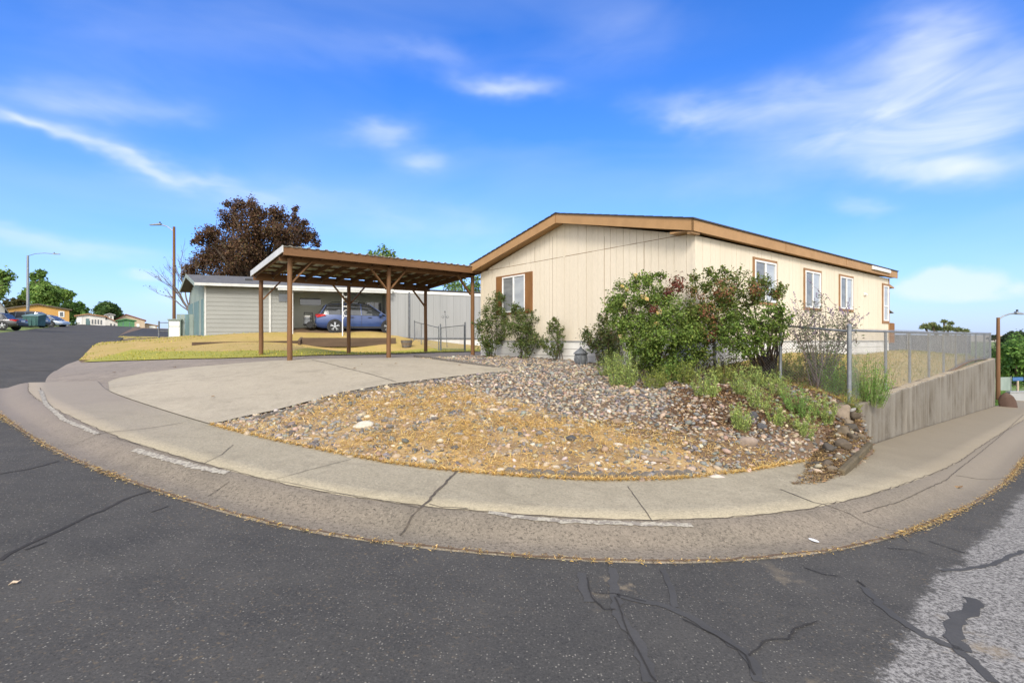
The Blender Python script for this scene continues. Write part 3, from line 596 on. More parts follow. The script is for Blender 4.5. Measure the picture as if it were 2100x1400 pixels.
def window(face, a0, a1, z0, z1, shutters=0., trim=.07, split=True, sash=None, bottom_trim=True):
    """face 'g': gable wall (a along y, outward -x); 's': side wall (a along x, outward -y)"""
    z0 += HZ0; z1 += HZ0
    def bx(mb, a, b, z, zz, d0, d1):               # d outward distance
        mb.box(-d1, -d0, a, b, z, zz) if face == 'g' else mb.box(a, b, -d1, -d0, z, zz)
    t = MB(); L_, R_ = (shutters, shutters) if shutters else (trim, trim)
    bx(t, a0-.0, a0+L_, z0, z1, .006, .034); bx(t, a1-R_, a1, z0, z1, .006, .034); bx(t, a0+L_, a1-R_, z1-trim, z1-.002, .006, .031)
    if bottom_trim: bx(t, a0+L_, a1-R_, z0+.002, z0+trim, .006, .031)
    f0, f1, g0, g1 = a0+L_, a1-R_, z0+trim, z1-trim
    w = MB(); fw = .045
    bx(w, f0, f0+fw, g0, g1, .008, .045); bx(w, f1-fw, f1, g0, g1, .008, .045); bx(w, f0+fw, f1-fw, g1-fw, g1, .008, .043); bx(w, f0+fw, f1-fw, g0, g0+fw, .008, .043)
    if split: c = (f0+f1)/2; bx(w, c-.03, c+.03, g0+fw, g1-fw, .008, .038)
    if sash: bx(w, f0+fw, f1-fw, g0+(g1-g0)*sash-.025, g0+(g1-g0)*sash+.025, .008, .038)
    wo_ = w.build('window', M['white'], home, bevel=.004)
    t.build('window_trim' if face == 's' else 'shutter', M['trim_window'] if face == 's' else M['shutter'], wo_)
    c = (f0+f1)/2
    if split:
        for q0, q1, mm in ((f0+fw-.005, c-.028, M['blind'] if face == 's' else M['blind_light']), (c+.028, f1-fw+.005, M['blind_light'] if face == 's' else M['blind'])):
            p = MB(); bx(p, q0, q1, g0+fw-.005, g1-fw+.005, .010, .018); p.build('pane', mm, wo_)
    else: p = MB(); bx(p, f0+fw-.005, f1-fw+.005, g0+fw-.005, g1-fw+.005, .010, .018); p.build('pane', M['blind_light'], wo_)
window('g', 5.29, 7.07, .80, 2.02, shutters=.33, trim=.05)
window('s', 2.48, 3.72, .88, 2.02, trim=.065); window('s', 5.33, 6.5, .84, 2.0, trim=.065); window('s', 7.84, 9.0, .90, 2.03, trim=.065)
window('s', 11.78, 12.49, .60, 2.02, trim=.08, split=False, sash=.42)
mb = MB(); mb.prism([(9.98,-.006,1.58+HZ0),(9.98,-.006,1.48+HZ0),(9.98,-.07,1.50+HZ0),(9.98,-.07,1.53+HZ0)], (.16,0,0)); mb.build('wall_vent', M['white'], home)
mb = MB(); mb.box(10.2,12.0,-OE-.06,-OE-.004,EZ-.15,EZ-.035); mb.box(10.18,10.2,-OE-.064,-OE-.004,EZ-.155,EZ-.03); mb.build('eave_light', M['white'], home, bevel=.01)
mb = MB(); mb.box(LEN+.01,LEN+.05,-.02,.10,ZS-.1,ZE); mb.build('corner_post', M['trim_brown'], home)
# porch roof, awning and rail beyond the far gable
mb = MB(); mb.prism([(LEN+.05,.05,1.95+HZ0),(LEN+.85,.05,1.93+HZ0),(LEN+.85,.05,1.97+HZ0),(LEN+.05,.05,2.1+HZ0)], (0,2.2,0)); mb.build('porch_hood', M['trim_brown'], home)
mb = MB(); mb.prism([(LEN+.05,.2,1.28+HZ0),(LEN+1.35,.2,1.02+HZ0),(LEN+1.35,.2,1.05+HZ0),(LEN+.05,.2,1.32+HZ0)], (0,2.5,0)); mb.build('awning', M['grey_paint'], home)
mb = MB()
for k in range(7): mb.box(LEN+.12+k*.105, LEN+.215+k*.105, .04, .07, -.1+HZ0, .62+HZ0+.012*(k%2))
mb.box(LEN+.1,LEN+.86,.07,.11,.5+HZ0,.58+HZ0); mb.build('porch_rail', M['shutter'], home)

# ------------------------------------------------------------------ carport (local x along its long side, y towards the back)
M['fascia_pale'] = mat('dull white metal trim', (.56,.55,.52), (.48,.47,.44), 3, .5)
cz = -.57; cp = thing('carport', 'open timber carport with sloping steel roof on six round posts', 'carport', (-6.0, 13.82, cz), HA)
XS, DY = (0, 2.86, 5.93), 3.3
GB = [[cz-.05 for _ in XS], [-.56 for _ in XS]]
FBZ, RBZ = 2.70, 2.46                                   # undersides of the beams above the slab
for j, y in enumerate((0, DY)):
    for i, x in enumerate(XS):
        mb = MB(); top = FBZ+.10 if j == 0 else RBZ+.10; r = .066; random.seed(i*3+j)
        wv = [(x+random.uniform(-.008,.008), y+random.uniform(-.006,.006), z) for z in np.linspace(-.06, top-.03, 6)]
        mb.tube(wv+[(x, y, top)], [r*1.06, r*1.03, r, r*.99, r*.98, r*.97, r*.55], 12)
        mb.build('post', M['wood'], cp, smooth=True)
mb = MB(); mb.box(-.25, 6.05, .072, .115, FBZ, FBZ+.25); mb.build('front_beam', M['woodx'], cp, bevel=.005)
mb = MB(); mb.box(-.25, 6.05, DY-.12, DY-.075, RBZ, RBZ+.24); mb.build('rear_beam', M['woodx'], cp, bevel=.005)
def zr(y): return 2.96+(2.70-2.96)*(y+.38)/(DY+.38+.1)      # top of rafters
slr = (2.70-2.96)/(DY+.48)
for i in range(13):
    x = -.19+i*(6.17/12); mb = MB()
    a, b = -.34, DY-.125
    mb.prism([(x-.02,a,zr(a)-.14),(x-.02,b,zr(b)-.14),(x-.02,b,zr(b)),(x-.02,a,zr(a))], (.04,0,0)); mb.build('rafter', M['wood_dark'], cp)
for i in range(13):
    x = -.19+i*(6.17/12); z = zr(DY)-.16; y = DY-.128; mb = MB()
    mb.add([(x-.05,y-.012,z+.05),(x-.04,y-.012,z+.05),(x,y-.012,z-.005),(x+.04,y-.012,z+.05),(x+.05,y-.012,z+.05),(x,y-.012,z-.03)], [(0,1,2,5),(2,3,4,5)]); mb.build('joist_hanger', M['galv'], cp)
for k in range(6):
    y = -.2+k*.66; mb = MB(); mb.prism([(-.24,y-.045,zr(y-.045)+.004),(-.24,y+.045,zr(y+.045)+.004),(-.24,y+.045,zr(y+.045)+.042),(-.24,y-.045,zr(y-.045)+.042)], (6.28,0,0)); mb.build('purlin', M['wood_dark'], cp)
V = []; F = []; nx = 27; px_ = [];
for i in range(nx+1):
    x0 = -.27+i*(6.34/nx)
    for dxx, h in ((0,0),(.10,0),(.125,.028),(.175,.028),(.20,0)): px_.append((x0+dxx*1.17, h))
for x, h in px_:
    for y in (-.43, DY+.12): V.append((x, y, zr(y)+.048+h))
n = len(px_); F = [(2*i, 2*i+2, 2*i+3, 2*i+1) for i in range(n-1)]
rp = np_mesh('roof_panel', V, F, M['metal_roof'], cp); sd = rp.modifiers.new('thick', 'SOLIDIFY'); sd.thickness = .004; sd.offset = 1
mb = MB(); mb.box(-.26, 6.06, -.385, -.345, zr(-.38)-.17, zr(-.38)+.04); mb.build('fascia', M['woodx'], cp, bevel=.004)
mb = MB(); mb.prism([(-.285,-.40,zr(-.40)-.10),(-.285,DY+.13,zr(DY+.13)-.10),(-.285,DY+.13,zr(DY+.13)+.075),(-.285,-.40,zr(-.40)+.075)], (.022,0,0)); mb.build('side_trim', M['fascia_pale'], cp)
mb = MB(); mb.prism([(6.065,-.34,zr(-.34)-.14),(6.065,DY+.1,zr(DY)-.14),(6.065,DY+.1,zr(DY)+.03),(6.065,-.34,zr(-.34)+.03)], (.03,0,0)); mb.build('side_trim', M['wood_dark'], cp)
for j, (y, zb) in enumerate(((.094, FBZ+.03), (DY-.098, RBZ+.03))):
    for i, x in enumerate(XS):
        for s in (-1, 1):
            if (i == 0 and s < 0) or (i == 2 and s > 0): continue
            mb = MB(); yy = y-.055 if j == 0 else y+.055
            mb.beam((x+s*.05, yy, zb-.62), (x+s*.60, yy, zb+.02), .04, .09, (0,1,0)); mb.build('brace', M['woodx'], cp, bevel=.003)

# ------------------------------------------------------------------ retaining wall, fences
def wallmat():
    m, N, L, B = newmat('stained retaining wall concrete'); B.inputs['Roughness'].default_value = .9; B.inputs['Specular IOR Level'].default_value = .2
    n1 = noise(N, L, 1.0, 6, .7, stretch=(2.6,2.6,.3), dist=.4); n2 = noise(N, L, 1.0, 6, .7, stretch=(.7,.7,.9)); n3 = noise(N, L, 26, 5, .75)
    c = mixn(N, L, ramp(N, L, n1, .38, .64), (.235,.208,.165), (.095,.077,.054)); c = mixn(N, L, ramp(N, L, n2, .42, .62, 0, .75), c, (.225,.205,.17))
    n4 = noise(N, L, 1.0, 6, .7, stretch=(6.5,6.5,.2), dist=.3); c = mixn(N, L, ramp(N, L, n4, .56, .70, 0, .55), c, (.29,.27,.23)); n5 = noise(N, L, 1.0, 6, .7, stretch=(5,5,.22)); c = mixn(N, L, ramp(N, L, n5, .56, .70, 0, .6), c, (.075,.062,.045))
    c = mixn(N, L, ramp(N, L, n3, .45, .75, 0, .4), c, (.08,.065,.05)); L.new(c, B.inputs['Base Color']); bump(N, L, B, n3, .4, .006); return m
M['wallc'] = wallmat()
WD = WALL1-WALL0; WL = float(np.linalg.norm(WD)); wd_ = WD/WL; WAz = math.atan2(wd_[1], wd_[0])
rw = thing('retaining_wall', 'long weathered concrete retaining wall with dark vertical stains', 'wall', (*WALL0, -1.146), WAz)
slope_t = (.371)/WL
rnd = random.Random(3); pts_t = []; nseg = 60
V = []; F = []
for i in range(nseg+1):
    x = WL*i/nseg; zt = slope_t*x+rnd.uniform(-.012,.012); zb = float(road_z(*(WALL0+wd_*x)))+1.146-.15
    e = rnd.uniform(-.006,.006); V += [(x,-.0,zb),(x,e,zt-.02),(x,.02+e,zt),(x,.19,zt+rnd.uniform(-.01,.01)),(x,.21,zt-.3),(x,.21,zb)]
for i in range(nseg): F += [(6*i+k, 6*i+6+k, 6*i+7+k, 6*i+1+k) for k in range(5)]
Fq = F; mb = MB(); mb.V = V; mb.F = Fq+[(5,4,3,2,1,0), tuple(6*nseg+k for k in range(6))]; mb.build('wall_body', M['wallc'], rw)
mb = MB(); mb.V = []; 
capm = mat('crumbling mortar', (.40,.34,.25), (.28,.23,.165), 9, .95, fine=50, bmp=.5)
for i in range(nseg):
    x = WL*i/nseg; z = slope_t*x
    if i > 3: mb.box(x, x+WL/nseg-.004, .012+rnd.uniform(0,.02), .19, z-.01, z+.012+rnd.uniform(0,.018))
mb.build('wall_cap', capm, rw)
def chain_mesh(name, a, b, za, zb, h0, h1, parent, pitch=.057, r=.0030, material=None):
    """woven wire between (x,y) a and b; bottom heights za..zb, mesh heights h0..h1"""
    a = np.array(a, float); b = np.array(b, float); L = np.linalg.norm(b-a); d = (b-a)/L; n = int(L/pitch); V = []; F = []
    nx, ny = -d[1], d[0]
    for sgn in (1, -1):
        for k in range(-30, n+31):
            s0 = k*pitch; hm = h0+(h1-h0)*np.clip(s0/L, 0, 1); s1 = s0+sgn*hm*.93; t0, t1 = 0., 1.
            lo, hi = (s0, s1) if s1 > s0 else (s1, s0)
            if hi <= 0 or lo >= L: continue
            ds = s1-s0
            ta, tb = sorted(((0-s0)/ds, (L-s0)/ds)); t0, t1 = max(0, ta), min(1, tb)
            if t1-t0 < .02: continue
            P_ = []
            for t in (t0, t1):
                s = s0+ds*t; hh = h0+(h1-h0)*s/L; z = za+(zb-za)*s/L+hh*t
                P_.append((a[0]+d[0]*s+nx*sgn*.002, a[1]+d[1]*s+ny*sgn*.002, z))
            o = len(V)
            for q in P_: V += [(q[0]+nx*r, q[1]+ny*r, q[2]), (q[0]-nx*r*.5+d[0]*r*.87, q[1]-ny*r*.5+d[1]*r*.87, q[2]), (q[0]-nx*r*.5-d[0]*r*.87, q[1]-ny*r*.5-d[1]*r*.87, q[2])]
            F += [(o, o+1, o+4, o+3), (o+1, o+2, o+5, o+4), (o+2, o, o+3, o+5)]
    return np_mesh(name, V, F, material or M['wire'], parent, smooth=True)
F0 = WALL0+np.array((.06, .28)); FD = wd_
fence = thing('chain_link_fence', 'galvanised chain link fence standing along the top of the concrete retaining wall', 'fence', (*F0, -1.12), WAz)
FL = WL-.1; FZB = lambda s: slope_t*s+.0; FZT = lambda s: 1.36+(.32+1.12-1.36)*s/FL-.03
mb = MB(); mb.tube([(0,0,-.15),(0,0,1.37)], .038, 12); mb.lathe([(.042,1.36),(.042,1.385),(.02,1.41),(.0,1.415)], n=12); mb.build('terminal_post', M['galv'], fence, smooth=True)
for s in (2.42, 4.55, 6.7, 8.7, 10.7, 12.7, 14.8, 17.0):
    mb = MB(); mb.tube([(s,0,FZB(s)-.1),(s,0,FZT(s)-.03)], .029, 10); mb.build('fence_post', M['galv'], fence, smooth=True)
mb = MB(); mb.tube([(FL,0,FZB(FL)-.1),(FL,0,FZT(FL)+.02)], .036, 12); mb.build('terminal_post', M['galv'], fence, smooth=True)
mb = MB(); mb.tube([(0,0,FZT(0)-.04),(FL/2,0,FZT(FL/2)-.045),(FL,0,FZT(FL)-.04)], .021, 8); mb.build('top_rail', M['galv'], fence, smooth=True)
chain_mesh('wire_mesh', (0,-.03), (FL,-.03), .02, FZB(FL)+.02, 1.31, FZT(FL)-FZB(FL)-.0, fence, r=.0018)
F1 = np.array((4.25, 11.05)); d = F1-F0; La = float(np.linalg.norm(d)); az2 = math.atan2(d[1], d[0])
f2 = thing('chain_link_fence', 'short chain link run from corner post behind the shrubs to the cream home', 'fence', (*F0, -1.12), az2)
zt0, zt1 = 1.28, .45+1.12
for s in (1.15, 2.45):
    g = yz(*(F0+d/La*s))+1.12; mb = MB(); mb.tube([(s,0,g-.1),(s,0,zt0+(zt1-zt0)*s/La)], .03, 10); mb.build('fence_post', M['galv'], f2, smooth=True)
mb = MB(); mb.tube([(.04,0,zt0),(La,0,zt1)], .021, 8); mb.build('top_rail', M['galv_dark'], f2, smooth=True)
chain_mesh('wire_mesh', (.04,-.02), (La,-.02), .08, .35, zt0-.1, zt1-.37, f2, material=M['galv_dark'])
# dark screened fence at the far side of the back lawn
a, b = P(1806, 724, 24.), P(1990, 712, 30.); d = b-a; L3 = math.hypot(d.x, d.y)
sf = thing('screened_fence', 'dark mesh screened fence beyond the lawn at the far end of the home', 'fence', (a.x, a.y, a.z), math.atan2(d.y, d.x))
M['screen'] = mat('grey privacy screen', (.11,.115,.125), (.15,.155,.16), 1.5, .8, fine=40)
for k in range(5):
    s = L3*k/4; mb = MB(); mb.tube([(s,0,-.4),(s,0,.98)], .03, 8); mb.build('fence_post', M['galv'], sf, smooth=True)
mb = MB(); mb.box(.02, L3, .03, .045, -.15, .88); mb.build('screen', M['screen'], sf)
mb = MB(); mb.tube([(0,0,.95),(L3,0,.95)], .022, 8); mb.build('top_rail', M['galv'], sf, smooth=True)
# ------------------------------------------------------------------ grey neighbouring house with a car porch (local x along the front, y to the back)
NA = math.atan2(.342, .94); M['recess'] = mat('porch siding lightened as if lit', (.62,.63,.56), (.55,.56,.50), 1.4, .7); M['fascia_white'] = mat('weathered white fascia', (.50,.50,.47), (.42,.42,.40), 3, .6)  # recess siding colour lightened to replace light missing inside the porch
nh = thing('neighbour_house', 'sage grey lap sided house with low shingle roof and open car porch', 'house', (-15, 25, .18), NA)
NE = 2.46                                              # eave height above its base
def laps(mb, x0, x1, y, z0, z1, step=.21, face=-1):
    z = z0
    while z < z1-.02:
        zz = min(z1, z+step); mb.prism([(x0,y,zz),(x0,y+face*.004,zz),(x0,y+face*.022,z),(x0,y,z)], (x1-x0,0,0)); z = zz
mb = MB(); laps(mb, 0, 2.84, .02, -.4, NE); mb.box(0,2.84,.02,.1,-.4,NE); mb.build('garage_wall', M['sage'], nh)
mb = MB(); laps(mb, 2.94, 3.75, .05, -.4, NE); mb.box(2.84,3.75,.05,.12,-.4,NE); mb.build('wall', M['sage'], nh)
mb = MB(); laps(mb, 3.75, 8.7, 2.4, -.4, NE); mb.box(3.7,8.7,2.4,2.5,-.4,NE); mb.box(3.66,3.75,.12,2.4,-.4,NE); mb.build('recess_wall', M['recess'], nh)
mb = MB(); mb.box(2.84,2.94,-.015,.06,-.4,NE); mb.build('corner_board', M['fascia_white'], nh)
mb = MB(); mb.box(-.02,.06,-.012,.02,-.4,NE); mb.build('corner_board', M['fascia_white'], nh)
# left end wall runs back along the street
e = (-.33, 1.0); EL = 5.4
end = [(0,0), (e[0]*EL, e[1]*EL)]
mb = MB(); 
for k in range(11):
    a = EL*k/11; b = EL*(k+1)/11-.02; zt = NE+.62*(1-abs((a+b)/2/EL*2-1))
    mb.prism([(e[0]*a-.002,a,-.4),(e[0]*b-.002,b,-.4),(e[0]*b-.002,b,zt),(e[0]*a-.002,a,zt)], (.05,0,0))
mb.build('end_wall', M['palegreen'], nh)
mb = MB()
for a, b in ((.35,1.0),(1.9,3.6),(4.2,6.0)): mb.prism([(e[0]*a-.03,a,-.4),(e[0]*b-.03,b,-.4),(e[0]*b-.03,b,1.85),(e[0]*a-.03,a,1.85)], (.03,0,0))
mb.build('end_door', M['teal'], nh)
# roof: front slope, back slope
mb = MB(); x0, x1 = -.35, 9.0
mb.add([(x0,-.42,NE+.02),(x1,-.42,NE+.02),(x1,3.2,NE+.80),(x0-1.15,3.2,NE+.80),(x1,6.2,NE+.15),(x0-2.15,6.2,NE+.15),
        (x0,-.42,NE+.10),(x1,-.42,NE+.10),(x1,3.2,NE+.88),(x0-1.15,3.2,NE+.88),(x1,6.2,NE+.23),(x0-2.15,6.2,NE+.23)],
       [(0,1,2,3),(3,2,4,5),(6,9,8,7),(9,11,10,8),(0,6,7,1),(0,3,9,6),(3,5,11,9),(1,7,8,2),(2,8,10,4),(4,10,11,5)])
r_ = mb.build('roof', M['shingle_grey'], nh)
for i, (bx_, by_) in enumerate(((1.6,1.2),(4.7,1.6),(6.5,1.9))):
    z = NE+.10+(by_+.42)*.2155; m2 = MB(); m2.box(bx_,bx_+.32,by_,by_+.22,z-.03,z+.11); m2.build('roof_vent', M['black'], r_)
mb = MB(); mb.box(x0,x1,-.46,-.425,NE-.02,NE+.11); mb.build('fascia', M['fascia_white'], nh)
mb = MB(); mb.prism([(x0-.02,-.42,NE-.06),(x0-1.17,3.2,NE+.72),(x0-1.17,3.2,NE+.9),(x0-.02,-.42,NE+.12)], (.03,.005,0)); mb.prism([(x0-1.17,3.2,NE+.72),(x0-2.17,6.2,NE+.07),(x0-2.17,6.2,NE+.25),(x0-1.17,3.2,NE+.9)], (.03,.005,0)); mb.build('rake_board', M['palegreen'], nh)
mb = MB(); mb.box(3.3,8.9,-.60,-.47,NE-.14,NE-.05); mb.build('porch_gutter', M['fascia_white'], nh)
mb = MB(); mb.box(3.76,8.7,-.41,2.39,NE-.02,NE+.015); mb.build('porch_ceiling', M['white'], nh)
mb = MB(); mb.box(3.91,3.99,-.40,-.33,-.4,NE-.03); mb.build('porch_post', M['white'], nh)
xo = 6.35
post = MB(); post.box(xo,xo+.05,-.40,-.35,.7,NE-.03); post.box(xo+.30,xo+.35,-.40,-.35,.7,NE-.03)
for k in range(3):                                    # iron scrolls between the two uprights
    zc = 1.15+k*.5; post.tube([(xo+.175+.11*math.cos(a)*(1 if k%2 else -1), -.375, zc+.22*(a-4.7)/4.7+.08*math.sin(a)) for a in np.linspace(0, 9.4, 22)], .014, 5)
post.box(xo,xo+.05,-.40,-.35,-.4,.7); post.box(xo+.30,xo+.35,-.40,-.35,-.4,.7)
post.build('scroll_post', M['white'], nh)
for a, b in ((3.3,3.72),(4.2,5.3)):
    y = .03 if a < 3.7 else 2.37
    mb = MB(); mb.box(a,b,y-.03,y,1.78,2.16); mb.build('slit_window', M['glass'], nh)
mb = MB(); mb.box(6.5,7.35,2.33,2.39,-.2,2.1); d_ = mb.build('door', M['white'], nh); mb = MB(); mb.box(6.58,7.27,2.31,2.328,.9,2.0); mb.build('door_pane', M['glass'], d_)
mb = MB(); mb.box(7.75,8.68,2.32,2.39,.75,2.05); w_ = mb.build('window', M['white'], nh)
for a, b in ((7.8,8.2),(8.24,8.63)): mb = MB(); mb.box(a,b,2.30,2.318,.8,2.0); mb.build('pane', M['glass'], w_)
mb = MB(); mb.box(8.7,8.8,-.3,6.5,-.6,NE); mb.build('wall', M['panelw'], nh)
# white panel sided mobile home behind the carport
a, b = P(801, 690, 27.9), P(1010, 705, 30.7); d = b-a
ph = thing('panel_house', 'long white metal sided mobile home behind the carport with dark roof edge', 'house', (a.x, a.y, -.4), math.atan2(d.y, d.x))
L4 = math.hypot(d.x, d.y)+.6
mb = MB(); mb.box(0,L4,.03,.2,.5,3.2); x = 0
while x < L4:
    w = min(.405, L4-x); mb.box(x+.004,x+w-.004,.0,.035,.52,3.15); mb.box(x+.13,x+.15,-.006,.0,.52,3.14); x += .405
mb.build('siding', M['panelw'], ph)
mb = MB(); mb.box(-.03,L4+.1,-.035,.1,2.98,3.14); mb.build('fascia', M['white'], ph)
mb = MB(); mb.box(-.05,L4+.1,-.05,3.6,3.14,3.24); mb.build('roof', M['shingle'], ph)
mb = MB(); mb.box(-.0,L4,-.02,.1,.44,.52); mb.build('base_trim', M['galv_dark'], ph)
mb = MB(); mb.box(.0,L4,.02,.1,-.6,.44); mb.build('skirting', M['skirt'], ph)
mb = MB(); mb.box(.98,1.08,-.05,.02,-.5,3.05); mb.build('downpipe', M['galv_dark'], ph)

# ------------------------------------------------------------------ cars
def car(name, label, paint, loc, rz, group=None, L=4.75, H=1.62, wagon=True, rear_light=True):
    root = thing(name, label, 'car', loc, rz, group)          # local +x is the nose
    h = L/2; k = H/1.62
    pm = mat('car paint '+name+str(len(bpy.data.materials)), paint, tuple(c*.9 for c in paint), 2, .35, metal=.1, spec=.5, coat=.4)
    # lower body: sections (x, half width, z bottom, z sill, z shoulder)
    st = [(-h,.70,.42,.55,.86),(-h+.06,.80,.34,.52,.93),(-h+.35,.885,.26,.5,1.0),(-.95,.905,.22,.5,.985),(0,.905,.20,.5,.965),(.9,.905,.22,.5,.95),(h-1.1,.895,.23,.5,.93),(h-.55,.86,.25,.5,.86),(h-.16,.76,.28,.48,.76),(h,.60,.34,.46,.64)]
    V = []; 
    for x, w, zb, zs, zt in st:
        zt *= k; V += [(x,-w*.86,zb),(x,-w*.97,zb+.09),(x,-w,zs),(x,-w*.985,zs+(zt-zs)*.55),(x,-w*.93,zt-.02),(x,-w*.80,zt+.015),(x,0,zt+.04),(x,w*.80,zt+.015),(x,w*.93,zt-.02),(x,w*.985,zs+(zt-zs)*.55),(x,w,zs),(x,w*.97,zb+.09),(x,w*.86,zb)]
    n = 13; mb = MB(); mb.V = V; m = len(st)
    mb.F = [(i*n+j, i*n+(j+1)%n, (i+1)*n+(j+1)%n, (i+1)*n+j) for i in range(m-1) for j in range(n)]+[tuple(range(n)), tuple(range((m-1)*n, m*n))]
    body = mb.build('body', pm, root, smooth=True)
    # glass house
    tail = -h+.12 if wagon else -h+.75
    gs_ = [(tail,.70,.56,.93,1.02),(tail+.28,.80,.60,.97,1.44),(tail+.55,.83,.615,.975,1.565),(-.6,.845,.63,.97,1.615),(.15,.845,.63,.955,1.60),(.55,.835,.61,.95,1.52),(1.0,.81,.60,.945,1.22),(1.32,.78,.62,.94,.97)]
    V = []
    for x, w, wt, zb, zt in gs_: V += [(x,-w,zb*k),(x,-wt,zt*k),(x,wt,zt*k),(x,w,zb*k)]
    mb = MB(); mb.V = V; m = len(gs_); mb.F = [(i*4+j, i*4+(j+1)%4, (i+1)*4+(j+1)%4, (i+1)*4+j) for i in range(m-1) for j in range(4)]+[(3,2,1,0), tuple(range((m-1)*4, m*4))]
    mb.build('windows', M['glass'], root)
    roof = MB(); rs = gs_[1:6]; V = []
    for x, w, wt, zb, zt in rs: V += [(x,-wt-.02,zt*k-.035),(x,-wt*.8,zt*k+.018),(x,0,zt*k+.035),(x,wt*.8,zt*k+.018),(x,wt+.02,zt*k-.035)]
    roof.V = V; roof.F = [(i*5+j, i*5+j+1, (i+1)*5+j+1, (i+1)*5+j) for i in range(4) for j in range(4)]
    ro_ = roof.build('roof', pm, root, smooth=True); s_ = ro_.modifiers.new('t', 'SOLIDIFY'); s_.thickness = .02
    for s in (-1, 1):                                   # pillars
        for xb, xt, wb, zt in ((tail+.10,tail+.42,.78,1.5),(-1.05,-.88,.845,1.59),(-.02,-.06,.845,1.60),(1.30,.45,.80,1.545)):
            pl = MB(); pl.beam((xb, s*(wb+.004), .955*k), (xt, s*.633, zt*k), .05, .07, (0,1,0)); pl.build('pillar', pm, root)
    for s in (-1, 1):
        if wagon: mb = MB(); mb.tube([(tail+.6,s*.56,1.60*k),(tail+.75,s*.57,1.67*k),(.05,s*.57,1.68*k),(.2,s*.56,1.63*k)], .018, 6); mb.build('roof_rail', M['black'], root)
        mb = MB(); mb.lathe([(.04,-.07),(.09,-.06),(.10,.03),(.05,.07)], (.98,s*1.0,1.0*k), 10, 'y'); mb.build('mirror', pm, root, smooth=True)
        mb = MB(); mb.add([(h-.42,s*.84,.70*k),(h-.10,s*.70,.66*k),(h-.06,s*.66,.58*k),(h-.40,s*.865,.60*k)],[(0,1,2,3)]); hl = mb.build('headlight', M['white'], root); q = hl.modifiers.new('t','SOLIDIFY'); q.thickness = .04; q.offset = 0
        mb = MB(); V = [(-h+.015,s*.60,.84*k),(-h+.0,s*.60,.98*k),(-h+.08,s*.80,1.0*k),(-h+.50,s*.905,.99*k),(-h+.52,s*.915,.93*k),(-h+.10,s*.845,.82*k)]
        mb.prism(V, (0,s*.012,0)); mb.build('tail_light', M['tail'], root)
        mb = MB()
        for xx in (-1.0,-.03,.95): mb.box(xx,xx+.012,s*.905-.004,s*.905+.004,.4,.93)
        mb.box(-.62,-.42,s*.905,s*.925,.83,.86); mb.box(.32,.52,s*.905,s*.925,.83,.86)
        mb.box(-1.0,1.0,s*.89,s*.912,.26,.36); mb.build('door_trim', M['black'], root)
    for x in (-h+.98, h-.98):
        for s in (-1, 1):
            mb = MB(); mb.lathe([(.40,-.02),(.40,.0),(.36,.004)], (x, s*.912 if s > 0 else -.912, .345), 24, 'y'); mb.build('wheel_arch', M['black'], root, smooth=True)
            mb = MB(); mb.lathe([(.25,-.10),(.33,-.10),(.345,-.07),(.345,.07),(.33,.10),(.25,.10)], (x, s*.84, .345), 24, 'y'); ty = mb.build('wheel', M['tyre'], root, smooth=True)
            mb = MB(); yy = s*.935
            mb.lathe([(.255,-.05),(.255,.0),(.22,.0),(.215,-.04)] if s > 0 else [(.215,.04),(.22,0),(.255,0),(.255,.05)], (x, yy, .345), 24, 'y')
            for t in range(5):
                a = t*2*math.pi/5+.3
                for da in (-.16, .16): mb.beam((x+.04*math.cos(a), yy+s*.004, .345+.04*math.sin(a)), (x+.235*math.cos(a+da), yy-s*.006, .345+.235*math.sin(a+da)), .03, .035, (0,1,0))
            mb.lathe([(.05,-.01),(.05,.012),(.03,.018)], (x, yy, .345), 12, 'y'); mb.build('rim', M['alloy'], ty)
    mb = MB(); mb.box(-h-.02,-h+.1,-.76,.76,.38,.52); mb.build('bumper', M['black'], root)
    mb = MB(); mb.box(-h-.012,-h+.03,-.26,.26,.68,.80); mb.build('number_plate', M['white'], root)
    return root
cl_ = P(741, 683, 28.3)
car('parked_car', 'blue estate car parked under the grey house porch with a rear cargo carrier', (.022,.05,.16), (cl_.x-.15, cl_.y+.35, cl_.z+.0), NA+.03)
ck = Matrix.Translation((cl_.x-.15, cl_.y+.35, cl_.z)) @ Matrix.Rotation(NA+.03, 4, 'Z')
cc = thing('cargo_carrier', 'black hitch cargo carrier with pale cooler behind the blue estate car', 'cargo carrier', ck @ Vector((-2.42, 0, .0)), NA+.03)
mb = MB(); mb.box(-.55,-.02,-.55,.55,.44,.48); mb.tube([(.1,0,.42),(-.5,0,.42)], .03, 6); mb.build('platform', M['black'], cc)
mb = MB()
for x, y in ((-.5,-.53),(-.5,.53),(-.08,-.53),(-.08,.53),(-.5,0)): mb.tube([(x,y,.46),(x,y,1.08)], .016, 6)
for z in (.75,1.08): mb.tube([(-.08,-.53,z),(-.5,-.53,z),(-.5,.53,z),(-.08,.53,z)], .016, 6)
mb.build('rack_rail', M['black'], cc)
mb = MB(); mb.lathe([(.02,-.03),(.16,-.03),(.18,0),(.16,.03),(.02,.03)], (-.22,-.64,.42), 18, 'y'); mb.build('spare_wheel', M['tyre'], cc)
co = thing('cooler', 'small pale grey cooler box strapped on the black cargo carrier', 'cooler', ck @ Vector((-2.78, -.1, .48)), NA+.03)
mb = MB(); mb.box(-.16,.16,-.28,.28,0,.36); mb.build('box', M['galv'], co, bevel=.02); mb = MB(); mb.box(-.17,.17,-.29,.29,.365,.43); mb.build('lid', M['white'], co, bevel=.02)

